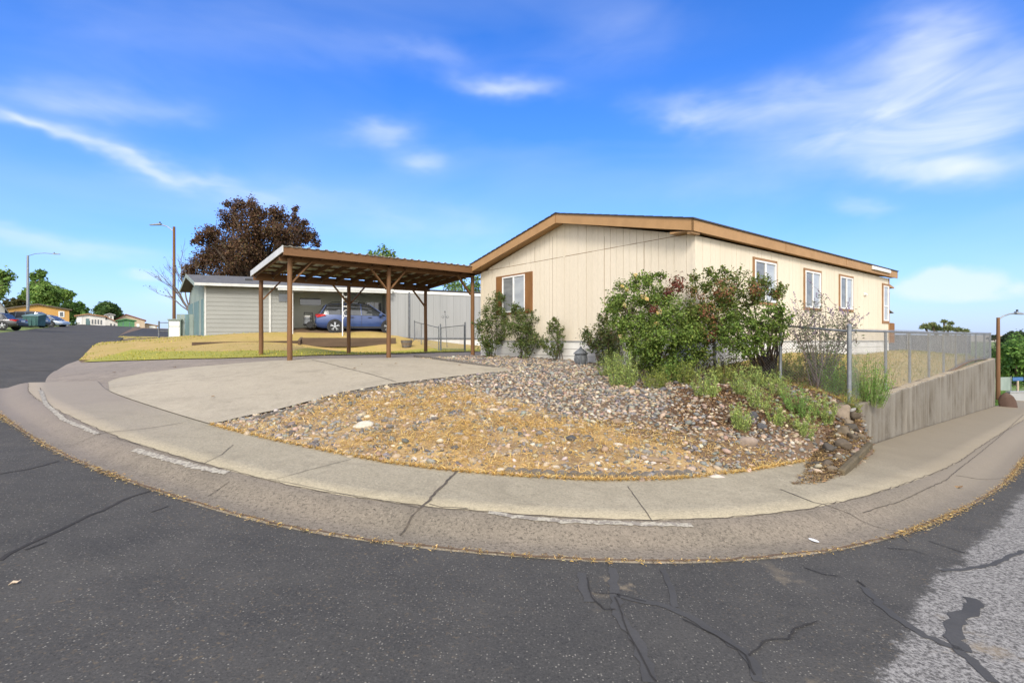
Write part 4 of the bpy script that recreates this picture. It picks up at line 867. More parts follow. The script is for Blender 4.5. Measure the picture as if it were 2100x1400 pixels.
# ------------------------------------------------------------------ the left street
def gv(px, py, Y): p = P(px, py, Y); return p
p = P(-6, 676, 44); car('parked_car', 'dark grey saloon at the left frame edge parked on pale driveway', (.035,.034,.036), (p.x-.6, p.y, p.z), R(197), L=4.6, H=1.45, wagon=False)
p = P(42, 671, 56); car('parked_car', 'steel blue estate car parked between dark saloon and green dumpster', (.13,.17,.24), (p.x, p.y, p.z), R(190), L=4.9, H=1.7)
p = P(98, 671, 60); car('parked_car', 'pale blue hatchback parked right of the green dumpster', (.33,.40,.48), (p.x, p.y, p.z), R(8), L=3.9, H=1.42)
p = P(71, 670, 52); du = thing('dumpster', 'dark green steel dumpster with slanted lid beside the street light', 'dumpster', (p.x, p.y, p.z), R(12))
M['dump'] = mat('dark green dumpster steel', (.035,.10,.095), (.025,.07,.07), 3, .5)
mb = MB(); mb.add([(-.55,-.5,.1),(.55,-.5,.1),(.62,.5,.1),(-.62,.5,.1),(-.68,-.6,1.05),(.68,-.6,1.05),(.68,.6,1.25),(-.68,.6,1.25)], [(3,2,1,0),(4,5,6,7),(0,1,5,4),(1,2,6,5),(2,3,7,6),(3,0,4,7)]); mb.build('bin_body', M['dump'], du)
mb = MB(); mb.prism([(-.72,-.66,1.06),(-.72,.64,1.29),(-.72,.64,1.34),(-.72,-.66,1.11)], (1.44,0,0)); mb.build('lid', M['teal'], du)
mb = MB()
for s in (-.4,0,.4): mb.box(s-.04,s+.04,-.60,-.52,.15,1.0)
mb.build('rib', M['dump'], du)
for s in (-.45,.45): mb = MB(); mb.lathe([(.09,-.03),(.1,0),(.09,.03)], (s,-.4,.1), 10, 'y'); mb.build('caster', M['tyre'], du)

def gable_house(name, label, px0, px1, py_base, py_eave0, py_peak, px_peak, py_eave1, Y, wallm, roofm, depth=8, base=1.2, wins=()):
    """front wall square to the line of sight; px rows give its eaves, peak and windows"""
    r0, r1 = (px0-1050)/FO, (px1-1050)/FO; rm_ = (r0+r1)/2; fd = Vector((1, -rm_, 0)).normalized(); a = Vector((r0*Y, Y, 0))
    def tx(px): r = (px-1050)/FO; t = (r*a.y-a.x)/(fd.x-r*fd.y); return t, (a.y+fd.y*t)/FO
    zb = -(py_base-HZ)*tx((px0+px1)/2)[1]
    def hz(px, py): return -(py-HZ)*tx(px)[1]-zb+base
    root = thing(name, label, 'house', (a.x, a.y, zb-base), math.atan2(fd.y, fd.x))
    Wd = tx(px1)[0]; xp = tx(px_peak)[0]; h0, hp, h1 = hz(px0, py_eave0), hz(px_peak, py_peak), hz(px1, py_eave1)
    mb = MB(); mb.prism([(0,0,0),(Wd,0,0),(Wd,0,h1),(xp,0,hp),(0,0,h0)], (0,depth,0)); wl_ = mb.build('wall', wallm, root)
    t = .16; o = .3; s0 = (hp-h0)/max(xp,.5); s1 = (hp-h1)/max(Wd-xp,.5); mb = MB()
    mb.prism([(-o,-.3,h0+.01-o*s0),(xp,-.3,hp+.01),(Wd+o,-.3,h1+.01-o*s1),(Wd+o,-.3,h1+.01+t-o*s1),(xp,-.3,hp+.01+t),(-o,-.3,h0+.01+t-o*s0)], (0,depth+.6,0)); mb.build('roof', roofm, root)
    for (x0_, y0_, x1_, y1_, k) in wins:
        X0, X1 = tx(x0_)[0], tx(x1_)[0]; Z0, Z1 = hz(x0_, y1_), hz(x0_, y0_)
        mb = MB(); mb.box(X0,X1,-.06,.0,Z0,Z1)
        w = mb.build('window' if k != 'panel' else 'panel', M['white'] if k in ('win','panel') else (M['teal'] if k == 'teal' else M['glass']), root)
        if k == 'win': mb = MB(); g = (X1-X0)*.2; mb.box(X0+g,X1-g,-.08,-.065,Z0+g,Z1-g); mb.build('pane', M['glass'], w)
    return root
M['ochre'] = mat('ochre stucco', (.52,.29,.085), (.46,.25,.07), .6, .8); M['oroof'] = mat('brown shingle', (.14,.11,.075), (.10,.08,.06), 1, .9)
M['brick'] = mat('tan brick', (.36,.20,.11), (.30,.16,.09), 2, .85); M['redroof'] = mat('red tile', (.27,.07,.045), (.21,.055,.04), 2, .85); M['greenf'] = mat('green boards', (.09,.24,.09), (.07,.18,.08), 2, .7)
M['whitew'] = mat('white stucco', (.66,.64,.58), (.58,.56,.51), 1, .8); M['beige'] = mat('beige stucco', (.46,.36,.26), (.40,.31,.22), 1, .8)
gable_house('ochre_house', 'ochre yellow house with low brown gable roof behind the parked cars', 11, 142, 668, 634, 625, 77, 636, 68, M['ochre'], M['oroof'], wins=((120,638,132,650,'win'),(121,661,140,668.5,'panel'),(111,648,118,656,'panel')))
gable_house('grey_house', 'pale grey house cut by the left frame edge with dark roof', -70, 10, 668, 640, 585, -32, 634, 50, M['panelw'], M['shingle_grey'], depth=7)
gable_house('brick_house', 'tan brick and white house with a row of dark arched windows', 157, 216, 672, 648, 645, 180, 650, 82, M['whitew'], M['brick'], wins=((158,650,168,671,'panel'),(176,653,183,668,'teal'),(188,655,191,664,'g'),(194,655,197,664,'g'),(200,655,203,664,'g'),(206,656,209,665,'g')))
gable_house('white_house', 'small white house with brown flat roof before the green shed', 206, 243, 672, 655, 652, 220, 662, 92, M['whitew'], M['brick'], wins=((226,663,229,670,'g'),(233,664,236,670,'g')))
gable_house('tower_house', 'narrow white upper storey rising above the brown flat roofs', 217, 233, 672, 646, 644, 225, 646, 100, M['whitew'], M['panelw'], wins=((220,648,223,654,'g'),(226,648,229,654,'g')))
gable_house('green_shed', 'bright green board shed near the end of the left street', 241, 276, 672, 658, 655, 258, 658, 88, M['greenf'], M['greenf'], 4, wins=((252,660,253,671,'teal'),(265,660,266,671,'teal')))
gable_house('red_roof_house', 'beige house with dark red tiled roof at the street end', 236, 297, 676, 657, 645, 258, 657, 120, M['beige'], M['redroof'], wins=((280,664,286,671,'panel'),))
gable_house('far_house', 'low tan house at the far street end beside pale fences', 284, 322, 676, 668, 664, 300, 668, 125, M['beige'], M['brick'], wins=((306,668,319,675,'panel'),))
ft = thing('teal_fence', 'short teal board fence standing before the tan brick house', 'fence', P(176, 673, 80), 0)
for k in range(8): mb = MB(); mb.box(k*.09*7.6/8, k*.09*7.6/8+.07, 0, .03, -.5, 1.15+.06*(k%2)); mb.build('board', M['teal'], ft)

# street lights
def lamp_pole(name, label, base, H, r, pm, arm, hd, fat=1.):
    root = thing(name, label, 'street light', base, 0)
    mb = MB(); mb.tube([(0,0,-.5),(0,0,H*.5),(0,0,H)], [r,r*.88,r*.74], 12); mb.build('pole', pm, root, smooth=True)
    mb = MB(); mb.tube([(0,0,arm[0][2]-.02)]+[Vector(q) for q in arm], .035*fat, 8); mb.build('arm', M['galv'], root, smooth=True)
    e = Vector(arm[-1]); s = 1 if hd > 0 else -1
    mb = MB(); mb.add([(e.x-s*.1,-.12,e.z-.05),(e.x-s*.1,.12,e.z-.05),(e.x+hd,.10,e.z-.07),(e.x+hd,-.10,e.z-.07),(e.x-s*.1,-.08,e.z+.10),(e.x-s*.1,.08,e.z+.10),(e.x+hd,.06,e.z-.0),(e.x+hd,-.06,e.z-.0)], [(3,2,1,0),(4,5,6,7),(0,1,5,4),(1,2,6,5),(2,3,7,6),(3,0,4,7)])
    hd_ = mb.build('lamp_head', M['galv'], root, bevel=.02); mb = MB(); mb.lathe([(.05,0),(.05,.09),(.03,.1)], (e.x, 0, e.z+.10), 8); mb.build('photocell', M['black'], hd_)
    return root
b_ = P(357, 664, 38); H_ = (664-465)*38/FO
lamp_pole('street_light', 'brown wooden pole street light rising left of the purple tree', b_, H_, .115, M['pole_wood'], [(0,0,H_-.35),(-.5,0,H_+.02),(-1.05,0,H_+.17)], -.75)
b_ = P(57, 668, 62); H_ = (668-524)*62/FO
lamp_pole('street_light', 'tall thin grey metal street light beside the green dumpster', b_, H_, .16, M['galv'], [(0,0,H_-.05),(.9,0,H_+.22),(2.0,0,H_+.30),(3.2,0,H_+.2)], .7)
b_ = P(2047, 800, 27); H_ = (800-651)*27/FO
lamp_pole('street_light', 'brown wooden pole street light beyond the end of the retaining wall', b_, H_, .10, M['pole_wood'], [(0,0,H_-.12),(.25,0,H_+.07),(.6,0,H_+.19),(1.0,0,H_+.22)], .35)

# boards and cabinet beside the grey house
g = P(345, 690, 27.5); cab = thing('utility_cabinet', 'pale green utility cabinet at the street edge beside grey house', 'cabinet', (g.x, g.y, g.z-.1), NA)
mb = MB(); mb.box(0,.58,0,.5,0,.98); mb.build('box', M['palegreen'], cab, bevel=.01); mb = MB(); mb.box(-.04,.62,-.05,.54,.985,1.05); mb.build('lid', M['palegreen'], cab); mb = MB(); mb.box(.05,.53,-.02,-.002,.1,.62); mb.box(.05,.53,-.02,-.002,.66,.92); mb.build('door', M['white'], cab)
g = P(362, 690, 27.8); bf = thing('board_fence', 'pale green board fence panel between the cabinet and the grey house', 'fence', (g.x, g.y, g.z-.1), NA)
for k in range(5): mb = MB(); mb.box(k*.2,k*.2+.185,0,.03,-.1,1.32); mb.build('board', M['palegreen'] if k != 2 else M['teal'], bf)
mb = MB(); mb.box(0,1.0,.035,.07,1.0,1.1); mb.box(0,1.0,.035,.07,.2,.3); mb.build('rail', M['palegreen'], bf)
g = P(326, 690, 33); wf = thing('wire_fence', 'low weathered post fence where the side street meets the grey house', 'fence', (g.x, g.y, g.z), NA+.2)
for k in range(4): mb = MB(); mb.tube([(k*.55,0,-.3),(k*.55,0,1.0)], .05, 8); mb.build('post', M['galv_dark'], wf)
for z in (.35,.9): mb = MB(); mb.tube([(0,0,z),(1.65,0,z)], .03, 6); mb.build('rail', M['galv_dark'], wf)
# ------------------------------------------------------------------ foliage
def leaf_mesh(name, C, N, size, cols, material, parent, fold=.25, aspect=.55, up=None):
    """one folded leaf per centre C with facing N"""
    n = len(C); N = N/np.maximum(np.linalg.norm(N, axis=1), 1e-6)[:, None]
    a = RNG.normal(size=(n, 3)); 
    if up is not None: a = a*.5+np.asarray(up)
    T = a-N*(a*N).sum(1)[:, None]; T /= np.maximum(np.linalg.norm(T, axis=1), 1e-6)[:, None]; S_ = np.cross(N, T)
    L = size*RNG.uniform(.6, 1.3, n)[:, None] if np.isscalar(size) else size[:, None]
    base = C-T*L*.5; tip = C+T*L*.5-N*L*.10; l = C-S_*L*aspect*.5+N*L*fold*.5+T*L*.04; r = C+S_*L*aspect*.5+N*L*fold*.5+T*L*.04
    V = np.stack([base, l, tip, r], 1).reshape(-1, 3); i = np.arange(n)*4
    F = np.concatenate([np.stack([i, i+2, i+1], 1), np.stack([i, i+3, i+2], 1)])
    return np_mesh(name, V, F, material, parent, col=np.repeat(cols, 4, 0))
def palette(n, pal, wts=None, var=.22):
    pal = np.array(pal); k = RNG.choice(len(pal), n, p=np.array(wts)/sum(wts) if wts else None)
    return np.clip(pal[k]*RNG.uniform(1-var, 1+var, (n, 1))*RNG.uniform(.92, 1.08, (n, 3)), 0, 1)
def clumps(blobs, per_m, sub_r=.34, spread=.42, flat=1.0, shell=2.6):
    """leaf centres gathered in sub-clumps spread through every blob (centre, radius); returns points, outward normals, sub centres"""
    PTS = []; NRM = []; SUB = []
    for c, r in blobs:
        c = np.array(c); m = max(4, int(11*(r/.5)**.5*2.0)); d = RNG.normal(size=(m, 3)); d /= np.linalg.norm(d, axis=1)[:, None]
        sc = c+d*(r*RNG.uniform(.15, 1, (m, 1))**(1/shell))*np.array([1, 1, flat]); SUB.append(sc)
        k = max(2, int(per_m*r*r/m))
        p = sc[:, None, :]+RNG.normal(size=(m, k, 3))*r*sub_r*spread*RNG.uniform(.6, 1.3, (m, 1, 1)); p = p.reshape(-1, 3)
        nn = (p-c)/max(r, 1e-3)*.6+RNG.normal(size=p.shape)*.55+np.array([0, 0, .55]); PTS.append(p); NRM.append(nn)
    return np.concatenate(PTS), np.concatenate(NRM), SUB
def bent(a, b, n=5, k=.12, sag=0., rnd=random):
    a, b = Vector(tuple(a)), Vector(tuple(b)); L = (b-a).length; o = Vector((rnd.uniform(-1,1), rnd.uniform(-1,1), rnd.uniform(-.3,.6)))*L*k
    return [a.lerp(b, t)+o*(4*t*(1-t))*.6+Vector((0,0,sag*L*t*(1-t))) for t in [i/(n-1) for i in range(n)]]
def pxblobs(lst, Y, dY=0., local=(0,0,0)):
    out = []; rr = random.Random(len(lst)*7+int(Y*10))
    for b in lst:
        y = Y+(b[3] if len(b) > 3 else rr.uniform(-dY, dY)); p = P(b[0], b[1], y); out.append(((p.x-local[0], p.y-local[1], p.z-local[2]), b[2]/FO*y))
    return out
def tree(name, label, base, blobs, per_m, leaf, pal, wts=None, group=None, trunk=.2, fork=.35, limbs=True, sub_r=.34, barkm='bark', cat='tree', aspect=.6, extra=1, shell=2.6):
    base = Vector(base); root = thing(name, label, cat, base, 0, group)
    bl = [((c[0]-base.x, c[1]-base.y, c[2]-base.z), r) for c, r in blobs]
    p, n, sub = clumps(bl, per_m, sub_r, shell=shell); leaf_mesh('crown', p, n, leaf, palette(len(p), pal, wts), M['leaf'], root, aspect=aspect)
    top = np.mean([c for c, r in bl], 0); f = Vector((top[0]*.25, top[1]*.25, max(.3, top[2]*fork)))
    mb = MB(); rr = random.Random(3); mb.tube(bent((0,0,-.5), f, 5, .04, rnd=rr), [trunk*1.25, trunk, trunk*.9, trunk*.85, trunk*.8], 10); mb.build('trunk', M[barkm], root, smooth=True)
    mb = MB()
    for (c, r), sc in zip(bl, sub):
        mb.tube(bent(f, c, 6, .1, .15, rr), [trunk*.55*(1-t)+trunk*.10 for t in np.linspace(0,1,6)], 6)
        for s in sc[:8*extra]: mb.tube(bent(c, s, 3, .1, rnd=rr), [trunk*.10, trunk*.06, trunk*.03], 4)
    if limbs: mb.build('limbs', M[barkm], root, smooth=True)
    return root
PURPLE = [(.105,.058,.034),(.145,.08,.042),(.075,.044,.030),(.17,.105,.05),(.12,.095,.042)]
GREEN = [(0.111,0.202,0.044),(0.151,0.272,0.060),(0.081,0.151,0.036),(0.202,0.322,0.070)]
GREEN_L = [(0.209,0.324,0.073),(0.157,0.262,0.062),(0.293,0.398,0.105),(0.115,0.198,0.046)]
GREEN_D = [(0.060,0.117,0.036),(0.085,0.151,0.044),(0.121,0.191,0.051),(0.044,0.085,0.029)]
mz = [(450,160,60),(560,190,80),(740,240,80),(872,180,26),(865,240,30),(380,280,90),(560,330,120),(750,350,110),(900,350,80),(980,400,55),(190,390,60),(300,460,110),(480,500,130),(650,520,120),(820,480,110),(118,425,32),(200,560,90),(110,640,75),(350,620,120),(520,640,110),(60,690,45),(660,640,100),(1030,440,30),(240,350,50),(350,140,26),(940,290,30)]
tree('purple_maple_tree', 'large purple leaved tree standing behind the grey house roof', P(520, 680, 36), pxblobs([(370+a*.2715, 380+b*.2715, r*.2715) for a, b, r in mz], 36, 2.2), 2700, .16, PURPLE, (3,3,2,1.3,1), trunk=.28, sub_r=.62, extra=1, shell=2.0)
# bare tree by the pole
bt = thing('bare_tree', 'nearly leafless grey tree behind the wooden street light pole', 'tree', P(392, 668, 33), 0)
rr = random.Random(21); mb = MB(); tw = MB(); tips = []
def branch(mb_, a, d, L, r, depth):
    pts = [Vector(a)]; dd = Vector(d).normalized()
    for i in range(5): dd = (dd+Vector((rr.uniform(-.16,.16), rr.uniform(-.16,.16), rr.uniform(-.06,.14)))).normalized(); pts.append(pts[-1]+dd*L/5)
    mb_.tube(pts, [r*(1-.13*i) for i in range(6)], 6 if r > .02 else 4)
    if depth == 0: tips.append(pts[-1]); return
    for i in range(3 if depth > 1 else 4):
        q = pts[rr.choice((2,3,4,5))]; nd = (dd+Vector((rr.uniform(-.75,.55), rr.uniform(-.6,.6), rr.uniform(-.25,.5)))).normalized(); branch(tw, q, nd, L*rr.uniform(.5,.75), r*.5, depth-1)
mb.tube([(0,0,-.3),(-.03,0,.5),(-.12,0,1.0)], [.13,.11,.10], 8)
for d, L, r in (((-.50,0,.9),1.9,.065),((-.30,.2,1),2.2,.065),((-.75,-.1,.6),1.5,.05),((.05,.1,1),1.9,.045),((-.62,.2,.8),1.7,.05)): branch(tw, (-.12,0,.95), d, L, r, 3)
mb.build('trunk', M['bark_grey'], bt, smooth=True); tw.build('limbs', M['bark_grey'], bt, smooth=True)
tp = np.array([tuple(t) for t in tips]); sel = RNG.choice(len(tp), 60); c_ = tp[sel]+RNG.normal(size=(60,3))*.08
leaf_mesh('leaves', c_, RNG.normal(size=(60,3)), .12, palette(60, [(.09,.05,.03),(.12,.10,.04)]), M['leaf'], bt)
# trees behind the panel house and along the left street
tree('green_tree', 'light green tree top showing just above the carport roof', P(785, 700, 46), pxblobs([(765,522,11),(785,518,13),(803,522,10),(790,540,20),(760,545,16)], 46, 1), 800, .24, GREEN_L, group='trees behind the panel house', sub_r=.5)
tree('green_tree', 'light green tree behind white panel house left of carport post', P(935, 700, 42), pxblobs([(918,588,10),(932,580,12),(948,583,11),(935,600,20)], 42, 1), 800, .2, GREEN_L, group='trees behind the panel house', sub_r=.5)
tree('green_tree', 'thin green tree between carport end post and cream home', P(972, 700, 38), pxblobs([(962,592,12),(975,582,10),(980,570,9),(983,596,13),(970,606,18)], 38, 1), 800, .18, GREEN, group='trees behind the panel house', sub_r=.55)
tree('leafy_tree', 'broad spreading green tree rising behind the ochre yellow house', P(95, 665, 88), pxblobs([(64,603,14),(80,600,16),(95,598,16),(112,602,16),(128,606,13),(140,604,9),(85,615,16),(105,616,18),(70,567,7),(84,562,9),(80,575,9),(93,585,8),(55,610,11),(65,585,6),(150,604,5)], 88, 3), 620, .5, GREEN_L, (2,3,1,2), trunk=.3, group='trees behind the left houses', sub_r=.5)
tree('leafy_tree', 'rounded green tree right of the ochre house gable', P(148, 665, 92), pxblobs([(128,636,11),(142,630,13),(158,632,12),(170,640,11),(150,645,14),(135,648,12),(176,646,6)], 92, 3), 620, .45, GREEN, trunk=.25, group='trees behind the left houses', sub_r=.5)
tree('leafy_tree', 'dark round tree standing alone behind the white houses', P(222, 672, 120), pxblobs([(206,636,10),(215,628,10),(226,630,10),(236,638,9),(215,645,14),(230,648,12),(246,648,6)], 120, 3), 620, .6, GREEN_D, trunk=.3, group='trees behind the left houses', sub_r=.5)
tree('leafy_tree', 'olive hedge like tree between grey house and street light', P(30, 660, 86), pxblobs([(20,622,9),(33,620,9),(44,623,8),(30,632,12),(18,634,9)], 86, 2), 620, .45, [(.07,.07,.025),(.09,.085,.03),(.05,.055,.02)], trunk=.2, group='trees behind the left houses', sub_r=.5)
tree('leafy_tree', 'green tree branch reaching in at the left frame edge', P(-25, 660, 40), pxblobs([(14,564,11),(4,570,14),(22,568,8),(-12,575,20),(2,590,12),(-8,600,16),(8,595,8)], 40, 1), 700, .26, GREEN_L, trunk=.16, group='trees behind the left houses', sub_r=.55)
tree('round_bush', 'dark round bush beside the ochre house corner', P(150, 672, 70), pxblobs([(148,662,6),(154,663,6),(144,667,5)], 70, .3), 400, .22, GREEN_D, trunk=.06, cat='bush', group='bushes on the left street')
tree('round_bush', 'small round bush under the ochre house window', P(116, 672, 64), pxblobs([(113,664,5),(119,664,5)], 64, .3), 400, .2, [(.12,.10,.03),(.08,.08,.025)], trunk=.06, cat='bush', group='bushes on the left street')
# right hand valley
tree('valley_tree', 'large bright green tree beyond the right street light', P(2085, 800, 62), pxblobs([(2080,722,24),(2100,716,26),(2066,738,20),(2090,745,28),(2070,760,22),(2120,740,36),(2100,765,26),(2055,762,10)], 62, 3), 620, .42, GREEN, (2,2,3,1), trunk=.3, group='trees in the right valley', sub_r=.5)
tree('valley_tree', 'bluish green tree behind the bright valley tree', P(2082, 760, 105), pxblobs([(2070,700,14),(2085,694,14),(2100,700,16),(2060,708,12),(2085,715,20)], 105, 4), 500, .6, [(.05,.075,.04),(.07,.10,.05),(.04,.06,.03)], trunk=.3, group='trees in the right valley', sub_r=.5)
tree('valley_tree', 'dark low tree mass left of the right street light', P(2040, 760, 90), pxblobs([(2040,728,12),(2050,740,14),(2062,735,10),(2046,758,12)], 90, 3), 620, .5, GREEN_D, trunk=.25, group='trees in the right valley', sub_r=.5)
for i,(px,py,r,Y,lb) in enumerate(((2040,692,7,380,'distant grey green tree left of the right light pole'),(2066,693,8,400,'distant grey green tree right of the light pole on the plain'))):
    tree('valley_tree', lb, P(px, py+6, Y), pxblobs([(px-4,py,r*.7),(px+4,py-1,r*.7),(px+10,py+2,r*.5),(px-10,py+2,r*.5)], Y, 3), 260, 1.3, [(.06,.08,.05),(.08,.10,.065)], trunk=.4, group='trees in the right valley')
tree('low_hedge', 'clipped green hedge below the valley trees near the blue sign', P(2085, 800, 40), pxblobs([(2070,785,9),(2085,788,9),(2100,790,10),(2115,792,10)], 40, .5), 420, .16, GREEN, trunk=.06, cat='hedge')
# spiky yucca like tree behind the fence
yb = pxblobs([(1897,672,9),(1912,668,8),(1936,660,5),(1950,664,5),(1920,676,11),(1945,676,10),(1965,678,8),(1980,680,6)], 33, .6)
base = P(1935, 712, 33); yt = thing('spiky_tree', 'pale green spiky crowned tree seen above the chain link fence', 'tree', base, 0)
C_ = []; N_ = []
for c, r in yb:
    m = int(300*r/.25); d = RNG.normal(size=(m, 3)); d[:, 2] = np.abs(d[:, 2])*.9-.2; d /= np.linalg.norm(d, axis=1)[:, None]; C_.append(np.array(c)-np.array(base)+d*r*RNG.uniform(.3, 1, (m, 1))); N_.append(np.cross(d, RNG.normal(size=(m, 3))))
leaf_mesh('crown', np.concatenate(C_), np.concatenate(N_), .22, palette(sum(map(len, C_)), [(.26,.30,.12),(.34,.36,.15),(.19,.23,.09)]), M['leaf'], yt, aspect=.16)
mb = MB()
for c, r in yb: mb.tube(bent((0,0,-.4), Vector(c)-base, 5, .06), [.09,.08,.07,.06,.05], 6)
mb.build('trunk', M['bark'], yt, smooth=True)

# ------------------------------------------------------------------ shrubs in the bed
def shrub(name, label, base, blobs, per_m, leaf, pal, wts=None, group=None, stems=7, stem_r=.012, cat='shrub', flowers=(), sub_r=.42, aspect=.62, barkm='bark', twigs=10, shell=2.2):
    """flowers: (part name, list of (px,py,dy), petals each, size, palette)"""
    base = Vector(base); root = thing(name, label, cat, base, 0, group)
    bl = [((c[0]-base.x, c[1]-base.y, c[2]-base.z), r*1.12) for c, r in blobs]
    p, n, sub = clumps(bl, per_m*.72, sub_r*.98, shell=shell)
    # sprigs: short leafy shoots breaking the outline
    sp_ = []; rs = np.random.default_rng(len(bl)*13)
    for c, r in bl:
        for k in range(7):
            d = rs.normal(size=3); d[2] = abs(d[2])*1.1; d /= np.linalg.norm(d); a0 = np.array(c)+d*r*.8; t = np.linspace(0, 1, 14)[:, None]; sp_.append(a0+d*r*rs.uniform(.35,.95)*t+rs.normal(size=(14,3))*leaf*.35)
    sp_ = np.concatenate(sp_); p = np.concatenate([p, sp_]); n = np.concatenate([n, rs.normal(size=sp_.shape)+np.array([0,0,.6])]); keep = p[:, 2] > -.02
    leaf_mesh('foliage', p[keep], n[keep], leaf, palette(int(keep.sum()), pal, wts, .3), M['leaf'], root, aspect=aspect)
    mb = MB(); rr = random.Random(len(bl)+5)
    for k in range(stems):
        c, r = bl[k % len(bl)]; mb.tube(bent((rr.uniform(-.10,.10), rr.uniform(-.08,.08), -.08), Vector(c)*rr.uniform(.8,1.05), 7, .16, .1, rr), [stem_r*(1-.09*i) for i in range(7)], 6)
    for (c, r), sc in zip(bl, sub):
        for s in sc[:twigs]: mb.tube(bent(c, s, 4, .15, rnd=rr), [stem_r*.4,stem_r*.33,stem_r*.25,stem_r*.15], 4)
    mb.build('stems', M[barkm], root, smooth=True)
    for pn, lst, cnt, size, fp in flowers:
        for f in lst:
            q = P(f[0], f[1], f[2])-base; rad = f[3] if len(f) > 3 else size*.9; m = int(cnt*(rad/(size*.9))**1.5); d = RNG.normal(size=(m, 3)); C = np.array(q)+d*rad*(.45 if len(f) < 4 else .62)
            leaf_mesh(pn, C, d+np.array([0,-.5,.5]), size, palette(m, fp, None, .15), M['flower'], root, aspect=.8)
    return root
ROSE = [(0.105,0.144,0.040),(0.143,0.190,0.055),(0.066,0.098,0.033),(0.187,0.218,0.066),(0.176,0.149,0.055)]
def zoom4(l): return [(940+a*.2572, 420+b*.2572, r*.2572) for a, b, r in l]
bs = gy(1004, 732); shrub('rose_bush', 'tall dark green rose bush left of window against the cream gable wall', (bs[0], bs[1], yz(*bs)), pxblobs(zoom4([(300,770,62),(255,880,80),(230,1000,80),(215,1100,65),(330,900,70),(300,1040,75),(170,960,40),(250,1160,50),(340,740,35)]), 15.9, .35), 9500, .054, ROSE, (3,3,2,1,1), 'rose bushes along the gable wall', 8, sub_r=.48)
bs = gy(1072, 735); shrub('rose_bush', 'rounded dark green rose bush directly under the gable window', (bs[0], bs[1], yz(*bs)), pxblobs(zoom4([(430,900,85),(540,900,80),(600,960,75),(440,1020,90),(560,1060,95),(620,1080,50),(500,1150,70),(460,850,50),(600,870,45)]), 14.9, .35), 9500, .054, ROSE, (3,3,2,1,1), 'rose bushes along the gable wall', 8, sub_r=.48)
bs = gy(1146, 740); shrub('rose_bush', 'small thin rose bush right of the gable window beside the statue', (bs[0], bs[1], yz(*bs)), pxblobs(zoom4([(760,960,42),(745,1000,45),(810,1020,40),(790,1090,50),(720,1130,45),(815,1160,45),(760,1190,40),(680,1140,28),(775,930,25)]), 13.9, .2), 8500, .05, ROSE, (3,3,1,2,1), 'rose bushes along the gable wall', 6, sub_r=.5)
bs = gy(1232, 752); shrub('rose_bush', 'low drooping rose bush between the statue and the big shrub', (bs[0], bs[1], yz(*bs)), pxblobs([(1216,692,20),(1232,703,24),(1242,668,16),(1252,690,22),(1214,712,12),(1248,725,24),(1240,742,14),(1270,700,22),(1236,655,10),(1206,686,9),(1265,728,20)], 12.55, .2), 8500, .052, ROSE+[(.12,.06,.05)], (3,2,2,1,2,.6), 'rose bushes along the gable wall', 8, sub_r=.52)
BIG = [(0.129,0.195,0.035),(0.179,0.254,0.050),(0.078,0.124,0.029),(0.224,0.301,0.066),(0.258,0.307,0.077)]
YEL = [(.55,.40,.15),(.58,.47,.24),(.44,.32,.10)]
bs = gy(1345, 768); big = pxblobs([(1285,610,30,.2),(1320,592,24,.3),(1335,575,14,.3),(1290,640,36,-.1),(1335,640,40,.1),(1262,625,18,.2),(1300,680,38,-.3),(1345,690,42,-.5),(1380,655,38,-.3),(1395,690,40,-.5),(1360,620,28,.1),(1420,680,30,-.3),(1410,720,30,-.4),(1360,730,36,-.4),(1375,755,24,-.4),(1320,725,30,-.2),(1270,665,22,.0),(1440,655,22,.1),(1305,575,9,.3),(1250,640,10,.2),(1355,570,8,.3)], 10.6)
shrub('flowering_shrub', 'large bright green shrub with yellow roses before the home corner', (bs[0], bs[1], yz(*bs)), big, 12500, .053, BIG, (3,3,2,2,.8), None, 10, .022, flowers=[('blossom', [(1285,594,10.5),(1276,588,10.5),(1319,608,10.3),(1326,612,10.3),(1302,564,10.7),(1444,590,10.6),(1350,640,10.0),(1272,690,10.2),(1346,662,9.9),(1280,625,10.3),(1447,598,10.6)], 13, .06, YEL), ('berry_cluster', [(1390,582,10.5,.16),(1340,634,10.1,.08),(1372,600,10.5,.1)], 40, .05, [(.15,.045,.03),(.11,.03,.022),(.09,.06,.025)])], sub_r=.46)
BERRY = [(.21,.085,.04),(.17,.07,.035),(.24,.12,.05),(.13,.06,.03),(.15,.13,.035),(.13,.14,.035)]
RS = [(0.121,0.169,0.033),(0.167,0.213,0.044),(0.075,0.112,0.026),(0.196,0.237,0.055),(0.196,0.150,0.050)]
bs = gy(1578, 768); red = pxblobs([(1455,580,18,.3),(1480,590,26,.2),(1515,585,26,.1),(1545,595,24,0),(1575,605,20,0),(1595,608,12,0),(1500,615,26,.1),(1540,625,16,0),(1465,620,24,.2),(1450,650,26,.1),(1475,660,26,-.1),(1490,630,20,.1),(1455,560,9,.3),(1485,560,9,.2),(1430,640,20,.2),(1425,590,14,.4),(1427,570,10,.4),(1460,700,24,0),(1440,730,18,0),(1432,668,24,0),(1520,645,18,.2),(1560,585,16,.1),(1605,595,9,0),(1500,655,18,0),(1415,640,22,.1)], 10.1)
